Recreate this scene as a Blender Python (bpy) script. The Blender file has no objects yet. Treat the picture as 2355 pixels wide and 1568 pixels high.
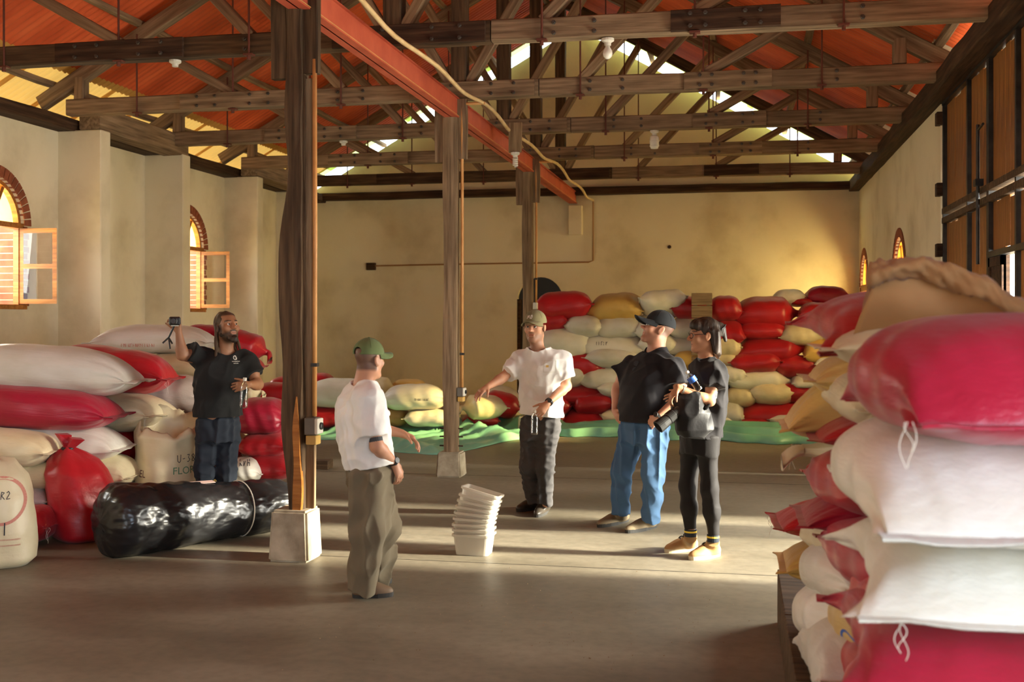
import bpy, bmesh, math, random
import numpy as np
from mathutils import Vector, Matrix, Quaternion
from mathutils.bvhtree import BVHTree

# ------------------------------------------------------------------ camera, sky, sun, lights, exposure
SC = bpy.context.scene
COL = SC.collection
F = 2566.0; CX = 1177.5; HY = 736.0; CAMH = 1.70
YAW = math.atan2(518.5, 2566.0)
SN, CN = math.sin(YAW), math.cos(YAW)

cam_d = bpy.data.cameras.new('camera')
cam = bpy.data.objects.new('camera', cam_d); COL.objects.link(cam)
cam_d.sensor_width = 36.0
cam_d.lens = 36.0 * F / 2355.0
cam_d.shift_y = -(784.0 - HY) / 2355.0
cam.location = (0, 0, CAMH)
cam.rotation_euler = (math.pi / 2, 0, YAW)
cam_d.clip_end = 300
cam_d.dof.use_dof = True
cam_d.dof.focus_distance = 9.0
cam_d.dof.aperture_fstop = 3.2
SC.camera = cam

SC.view_settings.view_transform = 'Standard'
SC.view_settings.look = 'None'
SC.view_settings.gamma = 1.0
SC.view_settings.use_curve_mapping = False
SC.view_settings.exposure = 0.27

wd = bpy.data.worlds.new('sky'); SC.world = wd
wd.use_nodes = True
bgn = wd.node_tree.nodes['Background']
bgn.inputs[0].default_value = (0.80, 0.90, 1.0, 1)
bgn.inputs[1].default_value = 4.0

def lamp_sun(name, az_vec, energy, angle, color):
    l = bpy.data.lights.new(name, 'SUN'); l.energy = energy; l.angle = math.radians(angle); l.color = color
    o = bpy.data.objects.new(name, l); COL.objects.link(o)
    o.rotation_euler = Vector(az_vec).to_track_quat('-Z', 'Y').to_euler()
    o.location = (20, 9, 10)
    return o
def lamp_area(name, loc, direction, sx, sy, energy, color, spread=180):
    l = bpy.data.lights.new(name, 'AREA'); l.shape = 'RECTANGLE'; l.size = sx; l.size_y = sy
    l.energy = energy; l.color = color; l.spread = math.radians(spread)
    o = bpy.data.objects.new(name, l); COL.objects.link(o)
    o.location = loc
    o.rotation_euler = Vector(direction).to_track_quat('-Z', 'Z').to_euler()
    return o
lamp_sun('sun', (-1.0, 0.0, -0.31), 22.0, 4.5, (1.0, 0.93, 0.74))
# daylight falling through the doorway on the right, the opening beside the photographer, and the windows
lamp_area('daylight_doorway', (3.0, 8.7, 1.5), (-1, -0.06, -0.05), 2.9, 2.5, 640, (1.0, 0.96, 0.83))
lamp_area('daylight_front_gate', (2.7, 0.1, 1.75), (-0.72, 1.0, -0.03), 2.4, 2.6, 66, (0.62, 0.79, 1.0), 120)
lamp_area('fill_rear_opening', (-4.5, -4.9, 1.6), (0, 1, 0.12), 2.6, 2.4, 26, (1.0, 0.95, 0.80))  # added fill lamp behind the camera, no known source there
for yy in (2.15, 6.65, 11.15, 15.65):
    lamp_area('daylight_window', (-8.9, yy, 2.7), (1, 0, -0.1), 1.3, 1.8, 115, (1.0, 0.97, 0.86))
for yy in (15.8, 20.05):
    lamp_area('daylight_window', (2.9, yy, 2.2), (-1, 0, -0.05), 1.3, 1.7, 240, (1.0, 0.93, 0.74))

# ------------------------------------------------------------------ pixel -> place helpers (true positions in metres)
def ray(px, py):
    a = (px - CX) / F
    return Vector((-SN + a * CN, CN + a * SN, (HY - py) / F))
def at(px, py, d):                  # point at depth d (metres along the camera axis)
    return Vector((0, 0, CAMH)) + ray(px, py) * d
def on_floor(px, py, z=0.0):
    return at(px, py, F * (CAMH - z) / (py - HY))
def at_y(px, py, Y):
    r = ray(px, py); return Vector((0, 0, CAMH)) + r * (Y / r.y)
def at_x(px, py, X):
    r = ray(px, py); return Vector((0, 0, CAMH)) + r * (X / r.x)

# ------------------------------------------------------------------ object helpers
def wm(o):
    m = o.matrix_basis.copy()
    return m if o.parent is None else wm(o.parent) @ o.matrix_parent_inverse @ m
def par(o, p):
    o.parent = p; o.matrix_parent_inverse = wm(p).inverted(); return o
def tag(o, label=None, cat=None, group=None, kind=None):
    if label: o['label'] = label
    if cat: o['category'] = cat
    if group: o['group'] = group
    if kind: o['kind'] = kind
    return o
def empty(name, loc, rz=0.0):
    o = bpy.data.objects.new(name, None); COL.objects.link(o)
    o.location = loc; o.rotation_euler = (0, 0, rz); o.empty_display_size = 0.1
    return o
def link(name, me, parent=None, world=None):
    o = bpy.data.objects.new(name, me); COL.objects.link(o)
    if world is not None: o.matrix_basis = world
    if parent is not None: par(o, parent)
    return o
def mk_mesh(name, verts, faces, mats=None, smooth=False, midx=None):
    me = bpy.data.meshes.new(name)
    me.from_pydata([tuple(v) for v in verts], [], [tuple(f) for f in faces])
    if mats is not None:
        for m in (mats if isinstance(mats, (list, tuple)) else [mats]): me.materials.append(m)
    if midx is not None: me.polygons.foreach_set('material_index', np.array(midx, dtype=np.int32))
    if smooth: me.polygons.foreach_set('use_smooth', np.ones(len(me.polygons), dtype=bool))
    me.update()
    return me
def mk_np(name, V, Q, mat=None, smooth=True):
    me = bpy.data.meshes.new(name)
    nv, nf = len(V), len(Q)
    me.vertices.add(nv); me.vertices.foreach_set('co', np.ascontiguousarray(V, dtype=np.float32).ravel())
    k = Q.shape[1]
    me.loops.add(nf * k); me.loops.foreach_set('vertex_index', np.ascontiguousarray(Q, dtype=np.int32).ravel())
    me.polygons.add(nf); me.polygons.foreach_set('loop_start', np.arange(0, nf * k, k, dtype=np.int32))
    if smooth: me.polygons.foreach_set('use_smooth', np.ones(nf, dtype=bool))
    if mat is not None: me.materials.append(mat)
    me.update(calc_edges=True); me.validate()
    return me
def merge(parts):
    V, Fs, n = [], [], 0
    for v, f in parts:
        V += list(v); Fs += [tuple(i + n for i in q) for q in f]; n += len(v)
    return V, Fs
def box(x0, x1, y0, y1, z0, z1, ch=0.0):
    if ch <= 0:
        v = [(x, y, z) for x in (x0, x1) for y in (y0, y1) for z in (z0, z1)]
        f = [(0, 1, 3, 2), (4, 6, 7, 5), (0, 4, 5, 1), (2, 3, 7, 6), (0, 2, 6, 4), (1, 5, 7, 3)]
        return v, f
    bm = bmesh.new(); bmesh.ops.create_cube(bm, size=1)
    for v in bm.verts:
        v.co = ((x0 + x1) / 2 + v.co.x * (x1 - x0), (y0 + y1) / 2 + v.co.y * (y1 - y0), (z0 + z1) / 2 + v.co.z * (z1 - z0))
    bmesh.ops.bevel(bm, geom=bm.edges[:], offset=ch, segments=1, affect='EDGES')
    bm.verts.index_update()
    r = [tuple(v.co) for v in bm.verts], [tuple(v.index for v in f.verts) for f in bm.faces]
    bm.free(); return r
def tube(pts, r, n=8, closed=True):
    pts = [Vector(p) for p in pts]; V = []; Fs = []
    rr = r if isinstance(r, (list, tuple)) else [r] * len(pts)
    prev = None
    for i, p in enumerate(pts):
        t = (pts[min(i + 1, len(pts) - 1)] - pts[max(i - 1, 0)]).normalized()
        if prev is None:
            u = t.cross(Vector((0, 0, 1)))
            if u.length < 1e-3: u = t.cross(Vector((1, 0, 0)))
        else:
            u = prev - t * prev.dot(t)
        u.normalize(); prev = u; w = t.cross(u)
        for k in range(n):
            a = 2 * math.pi * k / n
            V.append(p + (u * math.cos(a) + w * math.sin(a)) * rr[i])
    for i in range(len(pts) - 1):
        for k in range(n):
            Fs.append((i * n + k, i * n + (k + 1) % n, (i + 1) * n + (k + 1) % n, (i + 1) * n + k))
    if closed:
        Fs.append(tuple(range(n - 1, -1, -1))); Fs.append(tuple((len(pts) - 1) * n + k for k in range(n)))
    return V, Fs
def lathe(prof, n=16, c=(0, 0, 0)):
    V, Fs = [], []
    for r, z in prof:
        for k in range(n):
            a = 2 * math.pi * k / n; V.append((c[0] + r * math.cos(a), c[1] + r * math.sin(a), c[2] + z))
    for i in range(len(prof) - 1):
        for k in range(n):
            Fs.append((i * n + k, i * n + (k + 1) % n, (i + 1) * n + (k + 1) % n, (i + 1) * n + k))
    Fs.append(tuple(range(n - 1, -1, -1))); Fs.append(tuple((len(prof) - 1) * n + k for k in range(n)))
    return V, Fs
def frame_from(a, b, up=(0, 0, 1)):
    a, b, up = Vector(a), Vector(b), Vector(up)
    x = (b - a).normalized(); y = up.cross(x)
    if y.length < 1e-4: y = Vector((0, 1, 0)).cross(x)
    y.normalize(); z = x.cross(y)
    m = Matrix((x, y, z)).transposed().to_4x4(); m.translation = a
    return m
def timber(name, a, b, w, h, mat, parent=None, jit=0.004, seg=None, up=(0, 0, 1), seed=0, ch=0.012):
    """a sawn timber from a to b (centre line), w across, h tall, slightly uneven"""
    L = (Vector(b) - Vector(a)).length; rnd = random.Random(seed + int(L * 1000))
    seg = seg or max(2, int(L / 0.5)); V, Fs = [], []
    oc = [(-w / 2, -h / 2 + ch), (-w / 2 + ch, -h / 2), (w / 2 - ch, -h / 2), (w / 2, -h / 2 + ch),
          (w / 2, h / 2 - ch), (w / 2 - ch, h / 2), (-w / 2 + ch, h / 2), (-w / 2, h / 2 - ch)]
    for i in range(seg + 1):
        jy, jz = rnd.uniform(-jit, jit), rnd.uniform(-jit, jit)
        for y, z in oc:
            V.append((L * i / seg, y + jy + rnd.uniform(-jit, jit) * .5, z + jz + rnd.uniform(-jit, jit) * .5))
    for i in range(seg):
        for k in range(8):
            Fs.append((i * 8 + k, (i + 1) * 8 + k, (i + 1) * 8 + (k + 1) % 8, i * 8 + (k + 1) % 8))
    Fs.append(tuple(range(8))); Fs.append(tuple(seg * 8 + k for k in range(7, -1, -1)))
    me = mk_mesh(name, V, Fs, mat)
    return link(name, me, parent, frame_from(a, b, up))

# ------------------------------------------------------------------ materials
def new_mat(name):
    m = bpy.data.materials.new(name); m.use_nodes = True
    nt = m.node_tree; return m, nt, nt.nodes['Principled BSDF']
def noise_node(nt, scale, detail=4, coord='Object', stretch=None, rough=0.55):
    tc = nt.nodes.new('ShaderNodeTexCoord'); mp = nt.nodes.new('ShaderNodeMapping')
    nt.links.new(tc.outputs[coord], mp.inputs[0])
    if stretch: mp.inputs['Scale'].default_value = stretch
    n = nt.nodes.new('ShaderNodeTexNoise'); n.inputs['Scale'].default_value = scale
    n.inputs['Detail'].default_value = detail; n.inputs['Roughness'].default_value = rough
    nt.links.new(mp.outputs[0], n.inputs['Vector']); return n
def ramp(nt, src, stops):
    r = nt.nodes.new('ShaderNodeValToRGB'); e = r.color_ramp.elements
    while len(e) < len(stops): e.new(0.5)
    for el, (p, c) in zip(e, stops): el.position = p; el.color = (*c, 1)
    nt.links.new(src, r.inputs[0]); return r
def bump(nt, src, strength, dist=0.02):
    b = nt.nodes.new('ShaderNodeBump'); b.inputs['Strength'].default_value = strength; b.inputs['Distance'].default_value = dist
    nt.links.new(src, b.inputs['Height']); return b
def mat_noise(name, stops, scale=4, detail=5, stretch=None, rough=0.8, bumpv=0.2, bscale=None, bdist=0.01, coord='Object', spec=0.3, metal=0.0):
    m, nt, p = new_mat(name)
    n = noise_node(nt, scale, detail, coord, stretch)
    r = ramp(nt, n.outputs['Fac'], stops)
    nt.links.new(r.outputs[0], p.inputs['Base Color'])
    p.inputs['Roughness'].default_value = rough; p.inputs['Specular IOR Level'].default_value = spec; p.inputs['Metallic'].default_value = metal
    if bumpv:
        n2 = noise_node(nt, bscale or scale * 4, 4, coord, stretch)
        nt.links.new(bump(nt, n2.outputs['Fac'], bumpv, bdist).outputs[0], p.inputs['Normal'])
    return m
def mat_plain(name, col, rough=0.6, metal=0.0, spec=0.4):
    m, nt, p = new_mat(name)
    n = noise_node(nt, 9, 3)
    c2 = tuple(c * 0.86 for c in col)
    r = ramp(nt, n.outputs['Fac'], [(0.3, c2), (0.7, col)])
    nt.links.new(r.outputs[0], p.inputs['Base Color'])
    p.inputs['Roughness'].default_value = rough; p.inputs['Metallic'].default_value = metal; p.inputs['Specular IOR Level'].default_value = spec
    return m
def mat_wood(name, dark, mid, light, rough=0.75, scale=3.0):
    m, nt, p = new_mat(name)
    n = noise_node(nt, scale, 6, 'Object', (0.55, 9, 9))
    big = noise_node(nt, 1.1, 3, 'Object', (0.8, 2, 2))
    r = ramp(nt, n.outputs['Fac'], [(0.30, dark), (0.52, mid), (0.72, light)])
    r2 = ramp(nt, big.outputs['Fac'], [(0.30, (0.62, 0.62, 0.62)), (0.65, (1.1, 1.1, 1.1))])
    mx = nt.nodes.new('ShaderNodeMix'); mx.data_type = 'RGBA'; mx.blend_type = 'MULTIPLY'; mx.inputs[0].default_value = 1
    nt.links.new(r.outputs[0], mx.inputs[6]); nt.links.new(r2.outputs[0], mx.inputs[7])
    nt.links.new(mx.outputs[2], p.inputs['Base Color'])
    p.inputs['Roughness'].default_value = rough; p.inputs['Specular IOR Level'].default_value = 0.25
    nt.links.new(bump(nt, n.outputs['Fac'], 0.5, 0.012).outputs[0], p.inputs['Normal'])
    return m
def mat_sack(name, c1, c2, rough=0.42, spec=0.45, stain=None):
    """woven plastic sack cloth: fine weave, faint blotches, a little light coming through"""
    m, nt, p = new_mat(name)
    n = noise_node(nt, 2.2, 5)
    r = ramp(nt, n.outputs['Fac'], [(0.32, c2), (0.62, c1)])
    oi = nt.nodes.new('ShaderNodeObjectInfo')
    mr = nt.nodes.new('ShaderNodeMapRange'); mr.inputs[3].default_value = 0.84; mr.inputs[4].default_value = 1.08
    nt.links.new(oi.outputs['Random'], mr.inputs[0])
    mx = nt.nodes.new('ShaderNodeMix'); mx.data_type = 'RGBA'; mx.blend_type = 'MULTIPLY'; mx.inputs[0].default_value = 1
    nt.links.new(r.outputs[0], mx.inputs[6]); nt.links.new(mr.outputs[0], mx.inputs[7])
    out = mx.outputs[2]
    if stain:
        n3 = noise_node(nt, 3.1, 4)
        r3 = ramp(nt, n3.outputs['Fac'], [(0.60, (0, 0, 0)), (0.68, (1, 1, 1))])
        m3 = nt.nodes.new('ShaderNodeMix'); m3.data_type = 'RGBA'
        nt.links.new(r3.outputs[0], m3.inputs[0]); nt.links.new(out, m3.inputs[6]); m3.inputs[7].default_value = (*stain, 1)
        out = m3.outputs[2]
    nt.links.new(out, p.inputs['Base Color'])
    p.inputs['Roughness'].default_value = rough; p.inputs['Specular IOR Level'].default_value = spec
    p.inputs['Sheen Weight'].default_value = 0.08
    n4 = noise_node(nt, 9.0, 3, 'Object', (0.7, 2.2, 2.2))
    nt.links.new(bump(nt, n4.outputs['Fac'], 0.45, 0.008).outputs[0], p.inputs['Normal'])
    return m
M = {}
M['plaster'] = mat_noise('lime_plaster', [(0.30, (0.63, 0.535, 0.355)), (0.50, (0.82, 0.725, 0.52)), (0.72, (0.86, 0.77, 0.57))], 0.9, 7, None, 0.9, 0.35, 7, 0.015, 'Object', 0.15)
M['concrete'] = None
M['wood_dark'] = mat_wood('old_dark_timber', (0.040, 0.023, 0.012), (0.095, 0.056, 0.028), (0.16, 0.098, 0.05))
M['wood_mid'] = mat_wood('weathered_timber', (0.125, 0.08, 0.045), (0.25, 0.168, 0.098), (0.36, 0.25, 0.155))
M['wood_light'] = mat_wood('pale_batten', (0.17, 0.105, 0.052), (0.30, 0.20, 0.11), (0.40, 0.28, 0.16))
M['wood_plate'] = mat_wood('sooty_timber', (0.022, 0.011, 0.006), (0.06, 0.03, 0.016), (0.11, 0.06, 0.03))
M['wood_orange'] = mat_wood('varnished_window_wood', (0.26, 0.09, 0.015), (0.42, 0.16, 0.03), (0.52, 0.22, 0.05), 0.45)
M['wood_door'] = mat_wood('varnished_door_board', (0.18, 0.065, 0.015), (0.36, 0.145, 0.035), (0.48, 0.21, 0.06), 0.5)
M['steel_dark'] = mat_noise('dark_steel', [(0.3, (0.015, 0.014, 0.014)), (0.7, (0.05, 0.047, 0.045))], 8, 4, None, 0.42, 0.1, spec=0.5, metal=0.4)
M['bolt'] = mat_plain('bolt_steel', (0.10, 0.085, 0.07), 0.4, 0.7)
M['rod'] = mat_plain('rust_red_rod', (0.13, 0.035, 0.02), 0.6)
M['girder'] = mat_noise('red_oxide_paint', [(0.3, (0.40, 0.07, 0.035)), (0.7, (0.56, 0.12, 0.06))], 3, 5, None, 0.55, 0.1)
M['roof_red'] = mat_noise('red_roof_sheet', [(0.30, (0.56, 0.085, 0.025)), (0.55, (0.78, 0.145, 0.045)), (0.75, (0.84, 0.21, 0.07))], 1.2, 5, (0.6, 2, 1), 0.45, 0.0, spec=0.4)
M['roof_lit_eave'] = mat_noise('lit_eave_roof_sheet', [(0.30, (0.66, 0.46, 0.12)), (0.7, (0.85, 0.66, 0.28))], 1.4, 4, None, 0.5, 0.0)
M['pipe'] = mat_noise('orange_conduit', [(0.3, (0.50, 0.23, 0.07)), (0.7, (0.64, 0.33, 0.12))], 6, 3, None, 0.4, 0.0)
M['hose'] = mat_noise('cream_hose', [(0.3, (0.60, 0.40, 0.18)), (0.7, (0.76, 0.56, 0.30))], 6, 3, None, 0.4, 0.0)
M['white_plastic'] = mat_plain('white_plastic', (0.72, 0.69, 0.60), 0.4)
M['grey_box'] = mat_plain('grey_switch_box', (0.16, 0.15, 0.13), 0.5)
M['black'] = mat_plain('black_plastic', (0.018, 0.018, 0.018), 0.4)
M['porcelain'] = mat_plain('lamp_glass', (0.82, 0.79, 0.70), 0.2)
M['brick'] = mat_noise('red_brick', [(0.3, (0.20, 0.055, 0.025)), (0.7, (0.36, 0.11, 0.05))], 7, 5, None, 0.85, 0.3)
M['block'] = mat_noise('cast_concrete_block', [(0.30, (0.22, 0.18, 0.12)), (0.55, (0.42, 0.36, 0.26)), (0.72, (0.52, 0.45, 0.33))], 5, 6, None, 0.9, 0.5, 18)
M['earth'] = mat_noise('dry_ground', [(0.3, (0.42, 0.35, 0.22)), (0.7, (0.55, 0.47, 0.33))], 0.6, 5, None, 0.95, 0.2)
M['leafage'] = mat_noise('green_leaves', [(0.3, (0.10, 0.22, 0.03)), (0.7, (0.26, 0.42, 0.08))], 5, 4, None, 0.7, 0.2)
m, nt, p = new_mat('window_glass')                                        # clear glass
p.inputs['Base Color'].default_value = (0.97, 0.98, 0.96, 1); p.inputs['Roughness'].default_value = 0.02
nt.nodes.remove(p); out = nt.nodes['Material Output']
tr = nt.nodes.new('ShaderNodeBsdfTransparent'); gl = nt.nodes.new('ShaderNodeBsdfGlossy'); gl.inputs['Roughness'].default_value = 0.02
fr = nt.nodes.new('ShaderNodeFresnel'); fr.inputs[0].default_value = 1.5; ms = nt.nodes.new('ShaderNodeMixShader')
nt.links.new(fr.outputs[0], ms.inputs[0]); nt.links.new(tr.outputs[0], ms.inputs[1]); nt.links.new(gl.outputs[0], ms.inputs[2]); nt.links.new(ms.outputs[0], out.inputs[0])
M['glass'] = m
m, nt, p = new_mat('amber_glass')
nt.nodes.remove(p); out = nt.nodes['Material Output']
tr = nt.nodes.new('ShaderNodeBsdfTransparent'); tr.inputs[0].default_value = (1.0, 0.80, 0.36, 1)
nt.links.new(tr.outputs[0], out.inputs[0]); M['amber'] = m
def mat_translucent(name, col, trans=0.6, rough=0.3, clear=0.0):
    m, nt, p = new_mat(name)
    p.inputs['Base Color'].default_value = (*col, 1); p.inputs['Roughness'].default_value = rough
    t = nt.nodes.new('ShaderNodeBsdfTranslucent'); t.inputs[0].default_value = (*col, 1)
    mx = nt.nodes.new('ShaderNodeMixShader'); mx.inputs[0].default_value = trans
    out = nt.nodes['Material Output']
    nt.links.new(p.outputs[0], mx.inputs[1]); nt.links.new(t.outputs[0], mx.inputs[2])
    last = mx.outputs[0]
    if clear:
        tp = nt.nodes.new('ShaderNodeBsdfTransparent'); m2 = nt.nodes.new('ShaderNodeMixShader'); m2.inputs[0].default_value = clear
        nt.links.new(last, m2.inputs[1]); nt.links.new(tp.outputs[0], m2.inputs[2]); last = m2.outputs[0]
    nt.links.new(last, out.inputs[0]); return m
M['skylight'] = mat_translucent('green_yellow_fibreglass', (0.60, 0.70, 0.22), 0.55, 0.4, 0.04)
M['roof_lit_eave'] = mat_translucent('lit_eave_roof_sheet', (0.74, 0.43, 0.10), 0.24, 0.5)  # strong light on the red eaves put in as yellow sheet colour
M['tub'] = mat_translucent('frosted_plastic_tub', (0.80, 0.77, 0.70), 0.40, 0.3, 0.36)
M['tarp'] = mat_noise('green_plastic_sheet', [(0.3, (0.14, 0.40, 0.29)), (0.7, (0.24, 0.53, 0.41))], 2, 4, None, 0.38, 0.25, 14)
M['wrap'] = None
M['string'] = mat_plain('string', (0.75, 0.70, 0.60), 0.8)
M['paper_label'] = mat_plain('pink_paper', (0.70, 0.50, 0.45), 0.8)
M['ink_dark'] = mat_plain('dark_ink', (0.05, 0.05, 0.055), 0.8)
M['ink_green'] = mat_plain('green_ink', (0.13, 0.26, 0.14), 0.8)
M['ink_red'] = mat_plain('red_ink', (0.60, 0.24, 0.18), 0.8)
M['ink_brown'] = mat_plain('brown_ink', (0.16, 0.06, 0.05), 0.8)
# floor
m, nt, p = new_mat('worn_concrete_floor')
n = noise_node(nt, 0.55, 8, 'Object', (0.55, 1.5, 1), 0.62); n2 = noise_node(nt, 14, 6)
r = ramp(nt, n.outputs['Fac'], [(0.30, (0.108, 0.090, 0.060)), (0.48, (0.175, 0.150, 0.105)), (0.68, (0.27, 0.236, 0.172))])
r2 = ramp(nt, n2.outputs['Fac'], [(0.25, (0.78, 0.78, 0.78)), (0.6, (1.03, 1.03, 1.03))])
mx = nt.nodes.new('ShaderNodeMix'); mx.data_type = 'RGBA'; mx.blend_type = 'MULTIPLY'; mx.inputs[0].default_value = 1
nt.links.new(r.outputs[0], mx.inputs[6]); nt.links.new(r2.outputs[0], mx.inputs[7]); nt.links.new(mx.outputs[2], p.inputs['Base Color'])
rr = ramp(nt, n.outputs['Fac'], [(0.3, (0.42, 0.42, 0.42)), (0.7, (0.62, 0.62, 0.62))]); nt.links.new(rr.outputs[0], p.inputs['Roughness'])
p.inputs['Specular IOR Level'].default_value = 0.5
nt.links.new(bump(nt, n2.outputs['Fac'], 0.15, 0.01).outputs[0], p.inputs['Normal']); M['floor'] = m
# black wrapping film
m, nt, p = new_mat('black_film')
n = noise_node(nt, 4.2, 2.2, 'Object', (0.7, 1.5, 2.2), 0.5)
p.inputs['Base Color'].default_value = (0.012, 0.012, 0.013, 1); p.inputs['Roughness'].default_value = 0.27; p.inputs['Specular IOR Level'].default_value = 0.5
nt.links.new(bump(nt, n.outputs['Fac'], 0.32, 0.09).outputs[0], p.inputs['Normal']); M['wrap'] = m
# sacks
M['s_white'] = mat_sack('white_sack_cloth', (0.74, 0.71, 0.64), (0.62, 0.58, 0.47))
M['s_cream'] = mat_sack('cream_sack_cloth', (0.74, 0.64, 0.42), (0.62, 0.51, 0.30))
M['s_red'] = mat_sack('red_sack_cloth', (0.47, 0.011, 0.020), (0.36, 0.007, 0.013), 0.36)
M['s_pink'] = mat_sack('crimson_sack_cloth', (0.40, 0.012, 0.040), (0.31, 0.008, 0.026), 0.33)
M['s_yellow'] = mat_sack('yellow_sack_cloth', (0.68, 0.44, 0.12), (0.56, 0.34, 0.08))
M['s_stained'] = mat_sack('stained_yellow_sack', (0.66, 0.46, 0.16), (0.58, 0.38, 0.12), stain=(0.20, 0.10, 0.03))
M['s_brown'] = mat_sack('brown_sack_cloth', (0.42, 0.23, 0.09), (0.34, 0.17, 0.06))
M['s_kraft'] = mat_sack('kraft_paper', (0.40, 0.21, 0.085), (0.31, 0.15, 0.055), 0.75, 0.2)
M['s_grey'] = mat_sack('greyish_sack_cloth', (0.60, 0.53, 0.47), (0.48, 0.41, 0.36))
# ------------------------------------------------------------------ the hall
XL, XR, YB, YF = -8.2, 2.14, 20.9, -5.0
XM = -3.0; ZAP = 7.42; SL = 0.57; ZW = 4.02
def zroof(x): return ZAP - SL * abs(x - XM)
# ground outside, floor
gr = link('ground', mk_mesh('ground', [(-60, -40, -0.06), (60, -40, -0.06), (60, 70, -0.06), (-60, 70, -0.06)], [(0, 1, 2, 3)], M['earth'])); tag(gr, kind='structure')
slabs = []
fl = link('floor', mk_mesh('floor', *box(XL - .3, XR + .3, YF, YB + .3, -0.05, 0.0), M['floor'])); tag(fl, kind='structure')
# poured slab joints: thin recessed lines read as dark strips laid flush
for k, (y0, x0, x1) in enumerate([(7.62, -3.0, 2.1), (4.55, -8.0, 1.0), (11.9, -8.0, 2.1), (16.2, -8.0, 2.1)]):
    v, f = box(x0, x1, y0 - .004, y0 + .004, -0.001, 0.0012)
    par(link('slab_joint', mk_mesh('slab_joint', v, f, M['steel_dark'])), fl)
# loose grains and grit on the floor
rnd = random.Random(5); parts = []
for k in range(260):
    x = rnd.gauss(-1.2, .8); y = rnd.gauss(6.3, .55); s = rnd.uniform(.002, .0045)
    if x > .1 or y < 5: continue
    parts.append(([(x - s, y, .0015), (x, y - s, .0015), (x + s, y, .0015), (x, y + s, .0015), (x, y, .0015 + s)], [(0, 1, 4), (1, 2, 4), (2, 3, 4), (3, 0, 4)]))
tag(link('spilled_grain', mk_mesh('spilled_grain', *merge(parts), M['wood_light'])), 'scattered grains and grit on the floor by the man in olive cap', 'grain', kind='stuff')

def arch_wall(name, x_in, x_out, y0, y1, ztop, wins):
    """wall parallel to Y with round-arched openings (yc, half width, sill, spring)"""
    V, Fs = [], []
    def quad(p):
        n = len(V); V.extend(p); Fs.append((n, n + 1, n + 2, n + 3))
    def panel(ya, yb, za, zb, za2=None, zb2=None):
        za2 = za if za2 is None else za2; zb2 = zb if zb2 is None else zb2
        for x in (x_in, x_out): quad([(x, ya, za), (x, yb, za2), (x, yb, zb2), (x, ya, zb)])
    cur = y0
    for yc, hw, sill, spr in wins:
        panel(cur, yc - hw, 0, ztop); panel(yc - hw, yc + hw, 0, sill)
        pts = [(yc - hw * math.cos(math.pi * i / 24), spr + hw * math.sin(math.pi * i / 24)) for i in range(25)]
        for (ya, za), (yb, zb) in zip(pts, pts[1:]):
            panel(ya, yb, za, ztop, zb, ztop)
            quad([(x_in, ya, za), (x_in, yb, zb), (x_out, yb, zb), (x_out, ya, za)])
        for s in (-1, 1): quad([(x_in, yc + s * hw, sill), (x_in, yc + s * hw, spr), (x_out, yc + s * hw, spr), (x_out, yc + s * hw, sill)])
        quad([(x_in, yc - hw, sill), (x_in, yc + hw, sill), (x_out, yc + hw, sill), (x_out, yc - hw, sill)])
        cur = yc + hw
    panel(cur, y1, 0, ztop)
    quad([(x_in, y0, ztop), (x_in, y1, ztop), (x_out, y1, ztop), (x_out, y0, ztop)])
    quad([(x_in, y0, 0), (x_in, y0, ztop), (x_out, y0, ztop), (x_out, y0, 0)])
    quad([(x_in, y1, 0), (x_in, y1, ztop), (x_out, y1, ztop), (x_out, y1, 0)])
    return tag(link(name, mk_mesh(name, V, Fs, M['plaster'])), kind='structure')
WH, WS, WP = 0.54, 1.86, 2.80
LW = [(2.15, WH, WS, WP), (6.65, WH, WS, WP), (11.15, WH, WS, WP), (15.65, WH, WS, WP)]
wl = arch_wall('wall_left', XL, XL - .42, YF, YB + .3, ZW, LW)
RS, RP = 1.35, 2.28
wr_ = arch_wall('wall_right', XR, XR + .42, 12.66, YB + .3, ZW, [(15.8, .54, RS, RP), (20.05, .54, RS, RP)])
v, f = merge([box(XR, XR + .42, 1.9, 7.38, 0, ZW), box(XR, XR + .42, -1.6, 1.9, 3.2, ZW), box(XR, XR + .42, YF, -1.6, 0, ZW)])
tag(link('wall_right_near', mk_mesh('wall_right_near', v, f, M['plaster'])), kind='structure')
# back gable wall with an arched doorway
def gable():
    V, Fs = [], []
    def q(p):
        n = len(V); V.extend(p); Fs.append(tuple(range(n, n + len(p))))
    dx, hw, spr = -3.68, .44, 2.08
    xs = sorted(set([XL - .4, XM, XR + .4] + [dx - hw * math.cos(math.pi * i / 16) for i in range(17)] + [XL + k * .43 for k in range(1, 24)]))
    def bot(x): return spr + math.sqrt(max(0, hw * hw - (x - dx) ** 2)) if abs(x - dx) <= hw + 1e-6 else 0.0
    def top(x): return max(4.06, zroof(x) - .20)
    for a, b in zip(xs, xs[1:]):
        mid = (a + b) / 2
        ba, bb = (bot(a), bot(b)) if abs(mid - dx) < hw else (0, 0)
        for y in (YB, YB + .3): q([(a, y, ba), (b, y, bb), (b, y, top(b)), (a, y, top(a))])
        q([(a, YB, top(a)), (b, YB, top(b)), (b, YB + .3, top(b)), (a, YB + .3, top(a))])
        if abs(mid - dx) < hw: q([(a, YB, ba), (b, YB, bb), (b, YB + .3, bb), (a, YB + .3, ba)])
    for s in (-1, 1): q([(dx + s * hw, YB, 0), (dx + s * hw, YB, spr), (dx + s * hw, YB + .3, spr), (dx + s * hw, YB + .3, 0)])
    return tag(link('wall_back', mk_mesh('wall_back', V, Fs, M['plaster'])), kind='structure')
gable()
dk = empty('door_2', (-3.68, YB + .2, 0)); tag(dk, kind='structure')
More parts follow.
